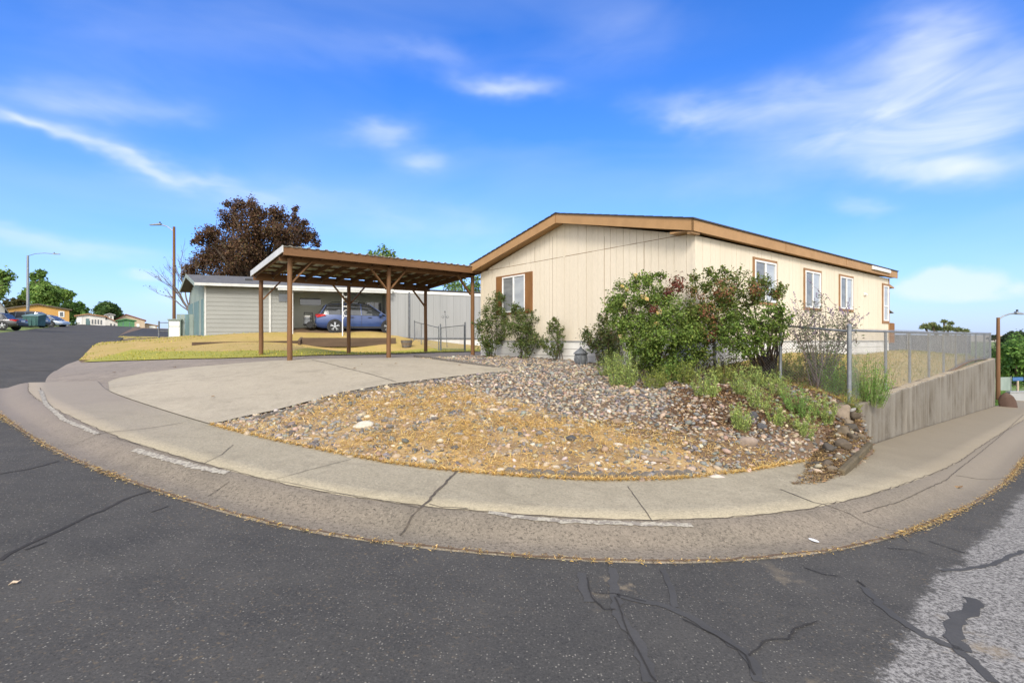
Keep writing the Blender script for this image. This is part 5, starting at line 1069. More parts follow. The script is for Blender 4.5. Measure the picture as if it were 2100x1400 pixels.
shrub('berry_shrub', 'leaning shrub with dark red seed heads in front of the side windows', (bs[0]-.1, bs[1], yz(*bs)), red, 11500, .048, RS, (3,3,2,1,1), None, 9, .02, flowers=[('berry_cluster', [(1475,592,9.9,.18),(1490,596,9.8,.16),(1420,600,10.4,.14),(1550,590,9.8,.14),(1455,645,9.9,.18),(1448,635,9.9,.12),(1465,690,9.9,.14),(1470,670,9.9,.12),(1440,610,10.2,.1),(1548,600,9.8,.1),(1590,604,10.0,.08)], 14, .042, BERRY)], sub_r=.5)
leafy = pxblobs([(1510,668,26,0),(1535,680,26,0),(1500,700,26,0),(1560,660,20,0),(1585,650,22,0),(1605,655,16,0),(1590,680,22,0),(1555,700,22,0),(1520,720,20,0),(1598,640,12,0),(1570,690,18,0),(1490,680,18,0)], 9.6)
sb = gy(1572, 772); shrub('leafy_shrub', 'bright leafy shrub on bare dark stems left of the fence post', (sb[0], sb[1], yz(*sb)), leafy, 10500, .052, BIG, (3,3,2,1,.4), None, 12, .022, sub_r=.48)
ms = thing('shrub_stump', 'cluster of bare dark woody stems under the leafy shrub', 'shrub', (sb[0]+.05, sb[1]-.05, yz(*sb)), 0); mb = MB(); rr = random.Random(9)
for k in range(22):
    a = P(1548+rr.uniform(0,60), 662+rr.uniform(0,50), sb[1]+rr.uniform(-.2,.3))-Vector(ms.location); mb.tube(bent((rr.uniform(-.1,.1), rr.uniform(-.1,.1), -.06), a, 6, .14, .1, rr), [.017,.015,.013,.011,.009,.006], 5)
mb.build('stems', M['bark'], ms, smooth=True)
# butterfly bush: thin arching stems, sparse leaves, purple spikes
bs = gy(1690, 800); bb = thing('butterfly_bush', 'sparse grey green bush with purple flower spikes beside fence post', 'shrub', (bs[0], bs[1]+.15, yz(*bs)), 0)
b0 = Vector(bb.location); mb = MB(); C_ = []; SP = []; rr = random.Random(12)
tipsb = [(1640,640),(1655,630),(1668,622),(1690,612),(1680,640),(1665,650),(1700,665),(1730,655),(1742,640),(1750,650),(1720,640),(1735,670),(1712,655),(1640,665),(1625,680),(1650,680),(1760,690),(1748,675),(1725,690),(1690,690),(1620,660),(1610,690),(1728,648),(1660,668),(1630,650),(1600,665),(1676,634),(1755,665)]
for t in tipsb:
    e = P(t[0], t[1], b0.y+rr.uniform(-.5,.4))-b0; pts = bent((rr.uniform(-.12,.12), rr.uniform(-.1,.1), -.05), e, 9, .12, .35, rr); mb.tube(pts, [.009-.0008*i for i in range(9)], 5)
    for q in pts[2:]:
        for _ in range(9): C_.append(q+Vector((rr.gauss(0,.06), rr.gauss(0,.06), rr.gauss(0,.05))))
    for k in range(3):
        s = pts[rr.choice((5,6,7,8))]; e2 = s+Vector((rr.uniform(-.22,.22), rr.uniform(-.15,.15), rr.uniform(.1,.3))); mb.tube([s, (s+e2)/2+Vector((0,0,.03)), e2], [.004,.003,.002], 4)
        for j in range(6): C_.append(s.lerp(e2, rr.random())+Vector((rr.gauss(0,.03), rr.gauss(0,.03), 0)))
        if rr.random() < .8: SP.append((e2, (e2-s).normalized()))
M['bb_stem'] = mat('pale purple grey stems', (.26,.21,.19), (.19,.15,.14), 9, .9); mb.build('stems', M['bb_stem'], bb, smooth=True)
C_ = np.array([tuple(c) for c in C_]); leaf_mesh('foliage', C_, RNG.normal(size=C_.shape)+np.array([0,0,.5]), .062, palette(len(C_), [(.17,.20,.10),(.20,.22,.14),(.13,.15,.08),(.18,.15,.11)]), M['leaf'], bb, aspect=.3)
D_ = []
for e2, d in SP:
    for j in range(34): t = rr.random(); D_.append(e2+d*t*.17+Vector((rr.gauss(0,1), rr.gauss(0,1), rr.gauss(0,1)))*.014*(1.25-t))
D_ = np.array([tuple(c) for c in D_]); leaf_mesh('flower_spikes', D_, RNG.normal(size=D_.shape), .02, palette(len(D_), [(.26,.19,.34),(.30,.24,.37),(.22,.17,.22),(.26,.21,.24)]), M['flower'], bb, aspect=.8)
# low feathery plants and weeds
def weed(name, label, px, py, w, h, n, pal, group, leaf=.05, lean=0., cat='plant', aspect=.22, leaves=24):
    g = gy(px, py); root = thing(name, label, cat, (g[0], g[1], yz(*g)), 0, group); s = g[1]/FO; Wm, Hm = w*s, h*s; mb = MB(); C = []; N = []; n = int(n*1.25); rr = random.Random(int(px*3+py)); leaf *= .95
    for k in range(n):
        a = rr.uniform(0, 6.28); rad = rr.random()**.6; bx, by = Wm*.30*rad*math.cos(a), Wm*.24*rad*math.sin(a)
        hh = Hm*rr.uniform(.4,1.25)*(1-.35*rad); e = Vector((bx*1.75+lean*hh+rr.gauss(0,.04), by*1.7+rr.gauss(0,.04), hh)); zz = yz(g[0]+bx, g[1]+by)-yz(*g)
        pts = bent((bx, by, zz-.02), e+Vector((0,0,zz*.6)), 6, .10, .08, rr); mb.tube(pts, [.0042,.004,.0036,.003,.0024,.0015], 4, cap=False)
        for j in range(leaves):
            t = rr.uniform(.08,1)*5; i = min(4, int(t)); q = pts[i].lerp(pts[i+1], t-i); b = rr.uniform(0,6.28); o = Vector((math.cos(b), math.sin(b), rr.uniform(.1,.9)))*leaf*.55
            C.append(q+o); N.append(Vector((-o.y+rr.gauss(0,.02), o.x+rr.gauss(0,.02), leaf*rr.uniform(.1,.8))))
    C = np.array([tuple(c) for c in C]); N = np.array([tuple(c) for c in N]); m, = (len(C),)
    mb.V and mb.build('stems', M['weedstem'], root); leaf_mesh('foliage', C, N, leaf, palette(m, pal), M['leaf'], root, aspect=aspect, up=(0,0,.7)); return root
M['weedstem'] = mat('green weed stem', (.16,.19,.06), (.12,.15,.045), 8, .8)
SAGE = [(0.376,0.486,0.143),(0.479,0.582,0.191),(0.278,0.376,0.105),(0.530,0.582,0.172)]; OLV = [(0.292,0.340,0.074),(0.390,0.410,0.102),(0.208,0.258,0.060)]; FEA = [(0.243,0.410,0.102),(0.317,0.494,0.129),(0.181,0.306,0.074)]
WG = 'wild plants in the rock bed'
for px, py, w, h, n, pal, lab, lf in [
 (1275,792,80,80,46,SAGE,'pale green bushy weed in front of the large flowering shrub',.06),
 (1312,760,70,70,34,OLV,'olive weed under the left side of the flowering shrub',.05),
 (1342,796,60,48,30,OLV,'low olive weed right of the pale bushy weed',.05),
 (1383,784,50,50,28,FEA,'mid green weed at the foot of the flowering shrub',.05),
 (1448,812,62,52,30,SAGE,'pale weed tuft growing in pebbles below the berry shrub',.05),
 (1522,808,46,52,26,SAGE,'upright pale weed tuft above the dark stone pair',.045),
 (1516,880,44,58,30,SAGE,'bright isolated weed tuft low in the pebble slope',.045),
 (1557,838,54,66,24,SAGE,'thin tall weed beside the dark stone pair',.045),
 (1640,852,74,54,34,FEA,'spreading green weed in the middle of the slope',.05),
 (1688,862,64,60,26,SAGE,'weed with grey leaves left of the wall end',.05),
 (1648,892,50,46,22,SAGE,'lowest sprawling weed above the broken rocks',.045),
 (1712,806,70,74,50,FEA,'feathery green plant left of the fence corner post',.05),
 (1778,822,96,92,90,FEA,'large feathery green plant at the fence corner post foot',.05),
 (1745,850,44,50,20,OLV,'olive weed on the corner of the retaining wall',.04),
 (1608,778,70,56,34,OLV,'olive weed right of the woody stems',.05),
 (1655,775,70,70,30,OLV,'olive weed under the butterfly bush',.05),
  (1412,786,60,46,30,OLV,'low olive weed between the big shrub and the berry shrub',.05),(1482,786,64,50,30,OLV,'olive weed below the berry shrub left of woody stems',.05),(1556,792,60,44,26,SAGE,'pale weed at the foot of the bare woody stems',.05),(1600,812,56,46,24,SAGE,'pale weed in the litter right of the woody stems',.045),(1248,770,50,56,30,SAGE,'thin pale weed left of the bushy weed under the shrub',.05),(1698,775,60,80,34,OLV,'tall olive weed under the right side of the butterfly bush',.05),(1590,868,50,44,20,SAGE,'sparse weed on open soil above the broken rock shelf',.045)]:
    if n: weed('weed', lab, px, py, w, h, n, pal, WG, lf)
gc = []; gp = []
for k in range(330):
    px = RNG.uniform(1290, 1740); py = RNG.uniform(752, 792)+(px-1450)*.03; g = gy(px, py); gc.append(((g[0], g[1], yz(*g)+RNG.uniform(.02,.14)+(.22*RNG.random() if py < 772 else 0)), RNG.uniform(.05,.14)))
p, n, _ = clumps(gc, 2600, .6); o = leaf_mesh('ground_cover', p, n, .05, palette(len(p), [(.09,.11,.035),(.13,.14,.05),(.15,.11,.05),(.14,.17,.05),(.19,.13,.07)]), M['leaf'], None, aspect=.4); tag(o, 'dark low leafy ground cover under the shrubs', 'ground cover', kind='stuff')
# ------------------------------------------------------------------ pebbles, stones, straw and grass
def ico(sub):
    bm = bmesh.new(); bmesh.ops.create_icosphere(bm, subdivisions=sub, radius=1); v = np.array([tuple(x.co) for x in bm.verts]); f = np.array([[x.index for x in q.verts] for q in bm.faces]); bm.free(); return v, f
def rotm(n, tilt):
    a = RNG.uniform(0, 6.28, n); b = RNG.normal(0, tilt, n); c = RNG.normal(0, tilt, n); ca, sa, cb, sb, cc_, sc_ = np.cos(a), np.sin(a), np.cos(b), np.sin(b), np.cos(c), np.sin(c); o = np.zeros(n); I = np.ones(n)
    A = np.stack([ca,-sa,o,sa,ca,o,o,o,I], 1).reshape(n,3,3); Bm = np.stack([I,o,o,o,cb,-sb,o,sb,cb], 1).reshape(n,3,3); Cm = np.stack([cc_,o,sc_,o,I,o,-sc_,o,cc_], 1).reshape(n,3,3); return A@Bm@Cm
PEB = [(.37,.29,.205),(.47,.385,.28),(.28,.225,.165),(.19,.178,.16),(.11,.106,.10),(.54,.48,.39),(.29,.205,.145),(.25,.238,.215),(.40,.30,.195),(.145,.137,.127)]
PW = (2,1.1,1.8,1.9,1.5,.35,1.1,1.8,1.1,1.2)
def pebbles(name, xy, r, sub, sink=.25, flat=.55):
    v, f = ico(sub); n = len(xy); sc = np.stack([r*RNG.uniform(.85,1.45,n), r*RNG.uniform(.7,1.05,n), r*RNG.uniform(flat*.75,flat*1.25,n)], 1)
    W_ = v[None]*(1+RNG.normal(0,.07,(n,len(v),1)))*sc[:,None,:]; W_ = np.einsum('nij,nkj->nki', rotm(n,.35), W_)
    z = yard_z(xy[:,0], xy[:,1])+sc[:,2]*(1-sink*2)+RNG.uniform(-.2,.5,n)*r*.5; W_ += np.column_stack([xy, z])[:,None,:]
    F = (f[None]+(np.arange(n)*len(v))[:,None,None]).reshape(-1,3); return np_mesh(name, W_.reshape(-1,3), F, M['pebble'], None, col=np.repeat(palette(n, PEB, PW, .2), len(v), 0), smooth=True)
def scatter(poly, n):
    poly = np.asarray(poly); mn, mx = poly.min(0), poly.max(0); q = RNG.uniform(mn, mx, (n, 2)); return q[inpoly(q[:,0], q[:,1], poly)]
def vnoise(x, y, s, seed=0):
    g = np.random.default_rng(seed).random((64,64)); u, v = x*s+500, y*s+500; i, j = np.floor(u).astype(int), np.floor(v).astype(int); fu, fv = u-i, v-j; fu = fu*fu*(3-2*fu); fv = fv*fv*(3-2*fv)
    return (g[i%64,j%64]*(1-fu)+g[(i+1)%64,j%64]*fu)*(1-fv)+(g[i%64,(j+1)%64]*(1-fu)+g[(i+1)%64,(j+1)%64]*fu)*fv
q = scatter(BED, 46000); st = -polydist(q[:,0], q[:,1], STRAW)+(vnoise(q[:,0], q[:,1], 1.1, 12)-.5)*1.5; sd_ = np.clip(st/.6+.5, 0, 1); nz = vnoise(q[:,0], q[:,1], 1.6, 3)*.6+vnoise(q[:,0], q[:,1], 5, 4)*.4
bare = np.clip((vnoise(q[:,0], q[:,1], .9, 8)-.55)*4, 0, 1)*(q[:,0] > 1.5)*.3+.75*np.exp(-((q[:,0]-4.6)/1.1)**2-((q[:,1]-8.9)/.7)**2)
keep = RNG.random(len(q)) < (1-sd_*np.clip(-.1+nz*1.25, 0, .85))*(1-bare); q = q[keep]
rad = RNG.lognormal(math.log(.0245), .36, len(q)).clip(.011, .065); near = q[:,1] < 9.2
tag(pebbles('river_pebbles', q[near], rad[near], 2 if False else 1), 'rounded tan grey and dark river pebbles covering the sloping bed', 'gravel', kind='stuff')
tag(pebbles('river_pebbles', q[~near], rad[~near], 1), 'river pebbles in the upper bed against the gable wall', 'gravel', kind='stuff')
# straw: thin flattened blades
def blades(name, xy, zf, L, w, pal, lie, cat, label, lift=.0, wts=None, material='grass'):
    n = len(xy); a = RNG.uniform(0, 6.28, n); el = np.abs(RNG.normal(lie[0], lie[1], n)); LL = L*RNG.uniform(.5, 1.4, n)
    d = np.stack([np.cos(a)*np.cos(el), np.sin(a)*np.cos(el), np.sin(el)], 1)*LL[:,None]; s = np.stack([-np.sin(a), np.cos(a), RNG.normal(0,.4,n)], 1)*w*RNG.uniform(.6,1.3,n)[:,None]
    b = np.column_stack([xy, zf(xy[:,0], xy[:,1])+lift*RNG.random(n)]); mid = b+d*.55+np.stack([0*a,0*a,LL*.10],1); tip = b+d-np.stack([0*a,0*a,LL*.04],1)
    V = np.stack([b-s, b+s, mid+s*.8, mid-s*.8, tip], 1).reshape(-1,3); i = np.arange(n)*5
    F = np.concatenate([np.stack([i,i+1,i+2],1), np.stack([i,i+2,i+3],1), np.stack([i+3,i+2,i+4],1)])
    return tag(np_mesh(name, V, F, M[material], None, col=np.repeat(palette(n, pal, wts, .25), 5, 0)), label, cat, kind='stuff')
STR = [(.60,.39,.115),(.70,.48,.16),(.50,.31,.085),(.76,.57,.25),(.38,.235,.075)]
q = scatter(BED, 330000); nz = vnoise(q[:,0], q[:,1], 1.6, 3)*.6+vnoise(q[:,0], q[:,1], 5, 4)*.4; sdq = -polydist(q[:,0], q[:,1], STRAW)+(vnoise(q[:,0], q[:,1], 1.1, 12)-.5)*1.5
q = q[RNG.random(len(q)) < np.clip((nz-.22)*2.3, .08, 1)*np.clip(sdq/.6+.55, .03, 1)]
blades('dry_straw', q[:140000], yard_z, .085, .0024, STR, (.18,.28), 'dry grass', 'golden dry cut grass matted between the pebbles of the bed', .035)
q = scatter(BED, 60000); sd_ = np.clip(-polydist(q[:,0], q[:,1], STRAW)/1.0+1.15, 0, 1); q = q[(RNG.random(len(q)) < .16*sd_+.02)]
blades('dry_straw', q, yard_z, .08, .0022, STR+[(.20,.12,.06)], (.12,.25), 'dry grass', 'thin dry straw strewn over the upper pebbles', .03)
lit = np.array([gy(RNG.uniform(1380,1745), RNG.uniform(775,880)) for _ in range(900)]); lit = np.repeat(lit, 14, 0)+RNG.normal(0,.12,(12600,2))
blades('leaf_litter', lit, yard_z, .05, .009, [(.22,.12,.06),(.30,.17,.08),(.14,.08,.045),(.10,.06,.04),(.38,.26,.14)], (.1,.25), 'leaf litter', 'brown leaf litter on the soil below the shrubs', .02)
# dried debris along gutter and bed edge
i_ = RNG.integers(3, 330, 24000); dd = RNG.normal(0, .022, 24000)-.005; wgt = .3+.7*(vnoise(np.arange(len(toe))*.1, np.zeros(len(toe)), 1.7, 5)[i_]**2*1.3); k_ = RNG.random(24000) < wgt; q = (toe[i_]+nrm[i_]*dd[:,None]+RNG.normal(0,.02,(24000,2)))[k_]
blades('gutter_straw', q, sw_z, .03, .0022, STR+[(.22,.14,.06),(.16,.11,.06),(.30,.21,.10),(.12,.085,.05)], (.04,.08), 'dry grass', 'dry straw caught along the gutter joint', .012)
i_ = RNG.integers(25, k1, 9000); dd = 1.80+np.abs(RNG.normal(0,.03,9000)); q = toe[i_]+nrm[i_]*dd[:,None]; q = q[q[:,0] > -4.6]
blades('edge_straw', q, sw_z, .07, .0024, STR, (.25,.3), 'dry grass', 'dry straw spilling over the back edge of the sidewalk', .02)
# lawns
LG = [(.36,.34,.04),(.27,.29,.035),(.44,.38,.06),(.48,.37,.08),(.20,.24,.03)]; LD = [(.46,.33,.12),(.52,.36,.15),(.38,.27,.10),(.30,.26,.08)]
q = scatter(LAWN, 90000); nz = vnoise(q[:,0], q[:,1], .45, 6); 
front = np.minimum(1, np.min(np.linalg.norm(q[:,None,:]-np.array(lay([(166,744),(300,740),(450,736.5),(600,732.5),(760,728),(850,725.5),(985,722)]))[None], axis=2), axis=1)/6.)
edge_pts = resample(np.array(lay([(166,744),(300,740),(450,736.5),(600,732.5),(760,728),(850,725.5),(985,722)])), .5); edge_pts = edge_pts[:int(len(edge_pts)*.5)+2]
fd = np.array([np.min(np.hypot(edge_pts[:,0]-a, edge_pts[:,1]-b)) for a, b in q[:60000]]); q = q[:60000]; nz = nz[:60000]
g = (fd < 1.3+nz*1.3) | ((q[:,0] < -13)&(nz > .5))
blades('lawn_grass', q[g], yard_z, .085, .010, LG, (1.0,.3), 'grass', 'yellow green lawn strip along the old driveway', .0)
blades('dry_lawn', q[~g], yard_z, .06, .010, LD, (.5,.35), 'dry grass', 'straw coloured dry lawn before the grey house', .0)
q = scatter(BACKY, 70000); blades('back_grass', q, yard_z, .085, .006, [(.30,.27,.06),(.24,.25,.05),(.38,.31,.10),(.19,.21,.045)], (1.0,.3), 'grass', 'yellowing back lawn behind the retaining wall fence', .0)
q = RNG.uniform((16,19),(40,44),(60000,2)); ok = (q[:,0]/q[:,1] > .90)&((q-np.array((6.8,7.14)))@np.array((-.6585,.7526)) > 2.2)&(~inpoly(q[:,0], q[:,1], np.array([(6,8.9),(20.4,21.5),(22,28),(8,28)])))
blades('bank_grass', q[ok], lambda x, y: road_z(x, y)-.13, .22, .012, [(.09,.19,.035),(.13,.24,.05),(.17,.26,.06)], (1.0,.3), 'grass', 'lush green grass bank below the right street light', .0)

# larger single stones
def stone(name, label, px, py, size, col, sq=(1,1,1), group=None, sub=3, seed=0, rz=0., tiltv=0., f=None, sink=.35, sharp=False, zf=yard_z):
    g = (f or gy)(px, py) if not isinstance(px, tuple) else np.array(px); v, fa = ico(sub); rg = np.random.default_rng(abs(seed+int(g[0]*100))); d = v.copy()
    for k in range(7): w = rg.normal(size=3); w /= np.linalg.norm(w); d *= (1+.10*np.sin(v@w*rg.uniform(1.5,4)+rg.uniform(0,6)))[:,None]
    if sharp:
        for k in range(9):
            w = rg.normal(size=3); w /= np.linalg.norm(w); h = d@w; lim = rg.uniform(.55,.8); d -= np.maximum(h-lim, 0)[:,None]*w
    d = d*size*np.array(sq); m = np.array(Matrix.Rotation(rz,3,'Z')@Matrix.Rotation(tiltv,3,'X')); d = d@m.T
    z = float(np.atleast_1d(zf(g[0], g[1]))[0]); o = np_mesh(name, d, fa, M['rock'], None, col=np.tile(np.array(col), (len(v),1)), smooth=not sharp); o.location = (g[0], g[1], z+size*sq[2]*(1-sink*2)); return tag(o, label, 'rock', group)
M['rock'] = vcmat('field stone', .85, 0, .3, bmp=.5, fine=22)
BR = (.20,.155,.11); DK = (.065,.064,.066); GY = (.22,.205,.19)
stone('rock', 'dark pyramid shaped stone standing in the dry straw', 1170, 903, .085, DK, (1.2,.8,.75), seed=1, sharp=True)
stone('rock', 'white limestone lump in the straw near the driveway side', 743, 876, .10, (.50,.45,.36), (1.3,.9,.55), seed=2)
stone('rock', 'dark stone right of the pyramid shaped stone in the straw', 1217, 925, .055, (.10,.095,.09), (1.1,.8,.7), seed=3)
stone('rock', 'brown rounded cobble at the upper edge of the straw', 1265, 868, .085, (.24,.17,.11), (1.2,.7,.6), seed=4)
stone('rock', 'flat brown half buried stone low in the straw', 1345, 945, .10, (.25,.18,.115), (1.4,.8,.35), seed=5)
stone('rock', 'pale oval cobble lying at the sidewalk edge', 1472, 984, .075, (.50,.43,.36), (1.3,.8,.6), seed=6)
stone('rock', 'upper black stone of the pair among the weeds', 1547, 858, .07, DK, (1.0,.8,1.2), seed=7)
stone('rock', 'lower black stone of the pair among the weeds', 1562, 878, .07, (.08,.08,.085), (.9,.8,1.1), seed=8)
stone('rock', 'grey brown cobble lying in the slope left of the broken slab', 1532, 912, .11, (.27,.21,.165), (1.3,.9,.7), seed=9)
stone('rock', 'thin dark shelf of rock jutting from the slope', 1660, 962, .18, (.12,.10,.085), (1.5,.9,.35), seed=13, sharp=True)
stone('rock', 'large slanting brown boulder beside the top of the wall end', 1726, 852, .20, (.23,.18,.13), (1.0,.8,.85), seed=14, sharp=True, tiltv=.5)
stone('rock', 'small brown boulder between weeds below the fence post', 1738, 872, .12, (.19,.15,.105), (1.1,.9,.7), seed=20, sharp=True)
stone('rock', 'mossy brown boulder at the fence post foot', 1722, 838, .12, (.16,.145,.09), (1.2,.9,.6), seed=21, sharp=True)
bp = gs(1778, 962); 
stone('rubble_rock', 'rusty dark brown rock against the far end of the retaining wall', (20.5, 21.15), 0, .44, (.10,.062,.046), (.75,.6,1.35), seed=30, sharp=True, zf=lambda x, y: road_z(x, y)+.1)
rr = random.Random(31)
# pebble stones that stand out, each its own
labs = 0
spots = scatter(BED, 900); sd2 = -polydist(spots[:,0], spots[:,1], STRAW); spots = spots[(sd2 > .15)&(spots[:,1] < 9)][:64]
v3, f3 = ico(2)
for i, s in enumerate(spots):
    stone('cobble', 'single river cobble showing among the dry straw', (s[0], s[1]), 0, rr.uniform(.034,.058), PEB[rr.randrange(len(PEB))], (1.3,.9,.6), 'cobbles in the dry straw', 2, i)
# rocky bank spilling in front of the wall end on to the sidewalk
lo = [np.array(gs(*p)) for p in ((1625,994),(1690,989),(1738,968),(1775,942),(1793,926))]; hi = [np.array(p) for p in ((4.25,7.35),(4.75,7.95),(5.25,8.45),(5.7,8.85),(6.02,9.0))]
V = []; nr = 9; nc = 25
def bank_pt(u, v):
    i = min(3, int(u*4)); f = u*4-i; a = lo[i]*(1-f)+lo[i+1]*f; b = hi[i]*(1-f)+hi[i+1]*f; q = a*(1-v)+b*v; za = float(sw_z(a[0], a[1])[0]); zb = yz(*b) if u < .9 else -1.17
    return q[0], q[1], za-.02+(zb+.03-za)*(v**.8)
brg = random.Random(77)
for r_ in range(nr):
    for c_i in range(nc): x, y, z = bank_pt(c_i/(nc-1), r_/(nr-1)); V.append((x+brg.gauss(0,.012), y+brg.gauss(0,.012), z+brg.gauss(0,.018)))
tag(np_mesh('rock_bank', V, [(r_*nc+k, r_*nc+k+1, (r_+1)*nc+k+1, (r_+1)*nc+k) for r_ in range(nr-1) for k in range(nc-1)], M['soil'], smooth=True), kind='structure')
def bank_z(x, y):
    x = np.atleast_1d(x); y = np.atleast_1d(y); W3 = np.array(V); d = (x[:,None]-W3[None,:,0])**2+(y[:,None]-W3[None,:,1])**2; return W3[d.argmin(1), 2]
uv = np.random.default_rng(5).random((150, 2)); bxy = np.array([bank_pt(u, v)[:2] for u, v in uv]); yz_keep = yard_z; yard_z = bank_z
tag(pebbles('river_pebbles', bxy, np.random.default_rng(6).lognormal(math.log(.029),   .4, 150).clip(.012,.07), 1), 'brown and grey cobbles heaped on the rocky bank at the wall end', 'gravel', kind='stuff')
blades('dry_litter', np.array([bank_pt(*np.random.default_rng(k).random(2))[:2] for k in range(8000)]), bank_z, .05, .005, [(.20,.13,.07),(.30,.20,.09),(.13,.085,.05),(.45,.30,.12)], (.1,.25), 'leaf litter', 'dry litter caught between stones of the rocky bank', .03)
yard_z = yz_keep
for k, (u, v, sz, sq) in enumerate(((.30,.45,.13,(1.2,.9,.6)),(.42,.7,.16,(1.1,.8,.7)),(.48,.35,.12,(.9,.8,1.0)),(.55,.55,.15,(1,.9,.8)),(.62,.25,.10,(1.2,.8,.7)),(.66,.75,.17,(1.1,.9,.7)),(.72,.45,.14,(.9,.9,.9)),(.80,.65,.15,(1,.8,.9)),(.86,.35,.12,(1,.9,.8)),(.9,.8,.15,(.9,.8,.8)),(.2,.6,.12,(1.3,.9,.5)),(.35,.2,.09,(1.2,.8,.6)))):
    x, y, z = bank_pt(u, v); stone('bank_rock', 'rough dark brown rock lodged in the bank at the wall end', (x, y), 0, sz*.85, ((.10,.078,.055),(.07,.06,.048),(.14,.11,.075))[k%3], sq, 'rocks in the bank at the wall end', seed=40+k, sharp=True, rz=k*.9, tiltv=.3, sink=.38, zf=bank_z)
# small concrete block at the sidewalk by the rocks
a = gs(1732, 975); b = gs(1790, 932); d = b-a; mb = MB(); L_ = float(np.linalg.norm(d)); mb.box(0,L_,0,.09,-.05,.075)
cb = mb.build('edging_block', concrete('mossy block concrete', (.13,.10,.06), (.10,.08,.045), (.07,.06,.035), .4), None, bevel=.02); cb.location = (a[0], a[1], float(sw_z(a[0], a[1])[0])); cb.rotation_euler = (0, -.02, math.atan2(d[1], d[0])); tag(cb, 'mossy low concrete block holding the rocks at the wall end', 'kerb block')
# scalloped concrete edging
M['edging'] = concrete('edging concrete', (.17,.15,.125), (.12,.105,.09), (.10,.085,.07), .4)
def edging(pts, zf, label, group, h=.07, L_=.60):
    pts = resample(np.array(pts+pts[-1:]), .02) if False else np.array(pts, float); seg = np.linalg.norm(np.diff(pts, axis=0), axis=1); cum = np.concatenate([[0], np.cumsum(seg)]); tot_ = cum[-1]; n = int(tot_/L_)
    for k in range(n):
        t0, t1 = k*L_, k*L_+L_*.985; A = np.array([np.interp(t0, cum, pts[:,j]) for j in (0,1)]); B_ = np.array([np.interp(t1, cum, pts[:,j]) for j in (0,1)])
        za, zb = float(zf(A[0], A[1])[0]), float(zf(B_[0], B_[1])[0]); d = B_-A; l = float(np.linalg.norm(d)); mb = MB(); V = []; m = 24
        for i in range(m+1): x = l*i/m; zt = h*(.55+.45*abs(math.sin(math.pi*4*i/m))); V.append((x, zt))
        P2 = [(x,0,z) for x, z in V]+[(l,0,-.08),(0,0,-.08)]; mb.prism(P2, (0,.045,0)); o = mb.build('edging_stone', M['edging'], None)
        o.location = (A[0], A[1], za+rr.uniform(-.012,.006)); o.rotation_euler = (0, -math.atan2(zb-za, l), math.atan2(d[1], d[0])+rr.uniform(-.03,.03)); tag(o, label, 'edging', group)
j0, j1 = [int(np.argmin(((off(1.9)-gs(*p))**2).sum(1))) for p in ((1040,972),(1590,1002))]
edging([tuple(p) for p in off(1.91)[j0:j1]], lambda x, y: sw_z(x, y)+.0, 'scalloped concrete edging piece between the straw bed and the sidewalk', 'edging along the sidewalk')
edging(lay([(520,862),(570,850),(650,830),(705,813),(800,795),(885,783),(985,772),(1055,765)]), lambda x, y: yard_z(x, y)+.0, 'scalloped concrete edging piece between the straw bed and the driveway', 'edging along the driveway', .055)
edging(lay([(848,733),(905,741),(960,749),(1040,759)]), lambda x, y: yard_z(x, y)+.03, 'scalloped concrete edging piece between the upper pebbles and driveway', 'edging along the upper bed', .06)

# ------------------------------------------------------------------ small things
g = gy(1191, 748); sw_ = g[1]/FO; st_ = thing('garden_statue', 'squat weathered grey stone lantern statue before the gable skirting', 'statue', (g[0], g[1], yz(*g)-.01), .4)
mb = MB(); r = .165
mb.lathe([(r*.75,0),(r*.95,.06),(r*1.02,.16),(r*.98,.25),(r*.80,.29)], n=18)
for k in range(6): a = k*math.pi/3; mb.tube([(r*1.0*math.cos(a), r*1.0*math.sin(a), .03),(r*1.05*math.cos(a), r*1.05*math.sin(a), .16),(r*.9*math.cos(a), r*.9*math.sin(a), .28)], .02, 6)
mb.build('lantern_body', M['stone_grey'], st_, smooth=True); mb = MB(); mb.lathe([(r*1.12,.285),(r*1.15,.30),(r*.85,.345),(r*.45,.40),(r*.18,.435),(r*.16,.46),(.0,.475)], n=18); mb.build('lantern_roof', M['stone_grey'], st_, smooth=True)
# garden gate fence behind the carport
p0 = gy(954, 723); p1 = gy(890, 716); 
A3 = np.array((-1.97, 21.5)); B3 = np.array((-4.16, 25.7)); C3 = np.array((-5.4, 27.6))
dg = (B3-A3); lg = float(np.linalg.norm(dg)); zA = yz(*A3)
gf = thing('garden_fence', 'low wire garden fence with gate beside the white panel house', 'fence', (A3[0], A3[1], zA), math.atan2(dg[1], dg[0])); LT = lg+2.1
for s, r_, h in ((0,.032,1.25),(3.05,.034,1.3),(3.3,.025,1.2),(lg+1.3,.02,1.15),(LT+.4,.03,1.1)):
    gg = A3+dg/lg*s; dz = yz(*gg)-zA; mb = MB(); mb.tube([(s,0,dz-.1),(s,0,dz+h)], r_, 8); mb.build('fence_post', M['galv_dark'], gf, smooth=True)
zl = [yz(*(A3+dg/lg*s))-zA for s in (3.3, LT+.4)]
mb = MB(); mb.tube([(3.3,0,zl[0]+1.12),(LT+.4,0,zl[1]+1.02)], .02, 6); mb.build('top_rail', M['galv_dark'], gf)
mb = MB(); z3 = yz(*(A3+dg/lg*3.0))-zA; mb.tube([(.1,.0,.10),(.1,0,1.12),(2.95,0,z3+1.12),(2.95,0,z3+.1),(.1,0,.10)], .018, 6); mb.build('gate_frame', M['galv_dark'], gf)
chain_mesh('wire_mesh', (3.3,0), (LT+.4,0), zl[0]+.05, zl[1]+.05, 1.05, .95, gf, r=.0012, pitch=.07)
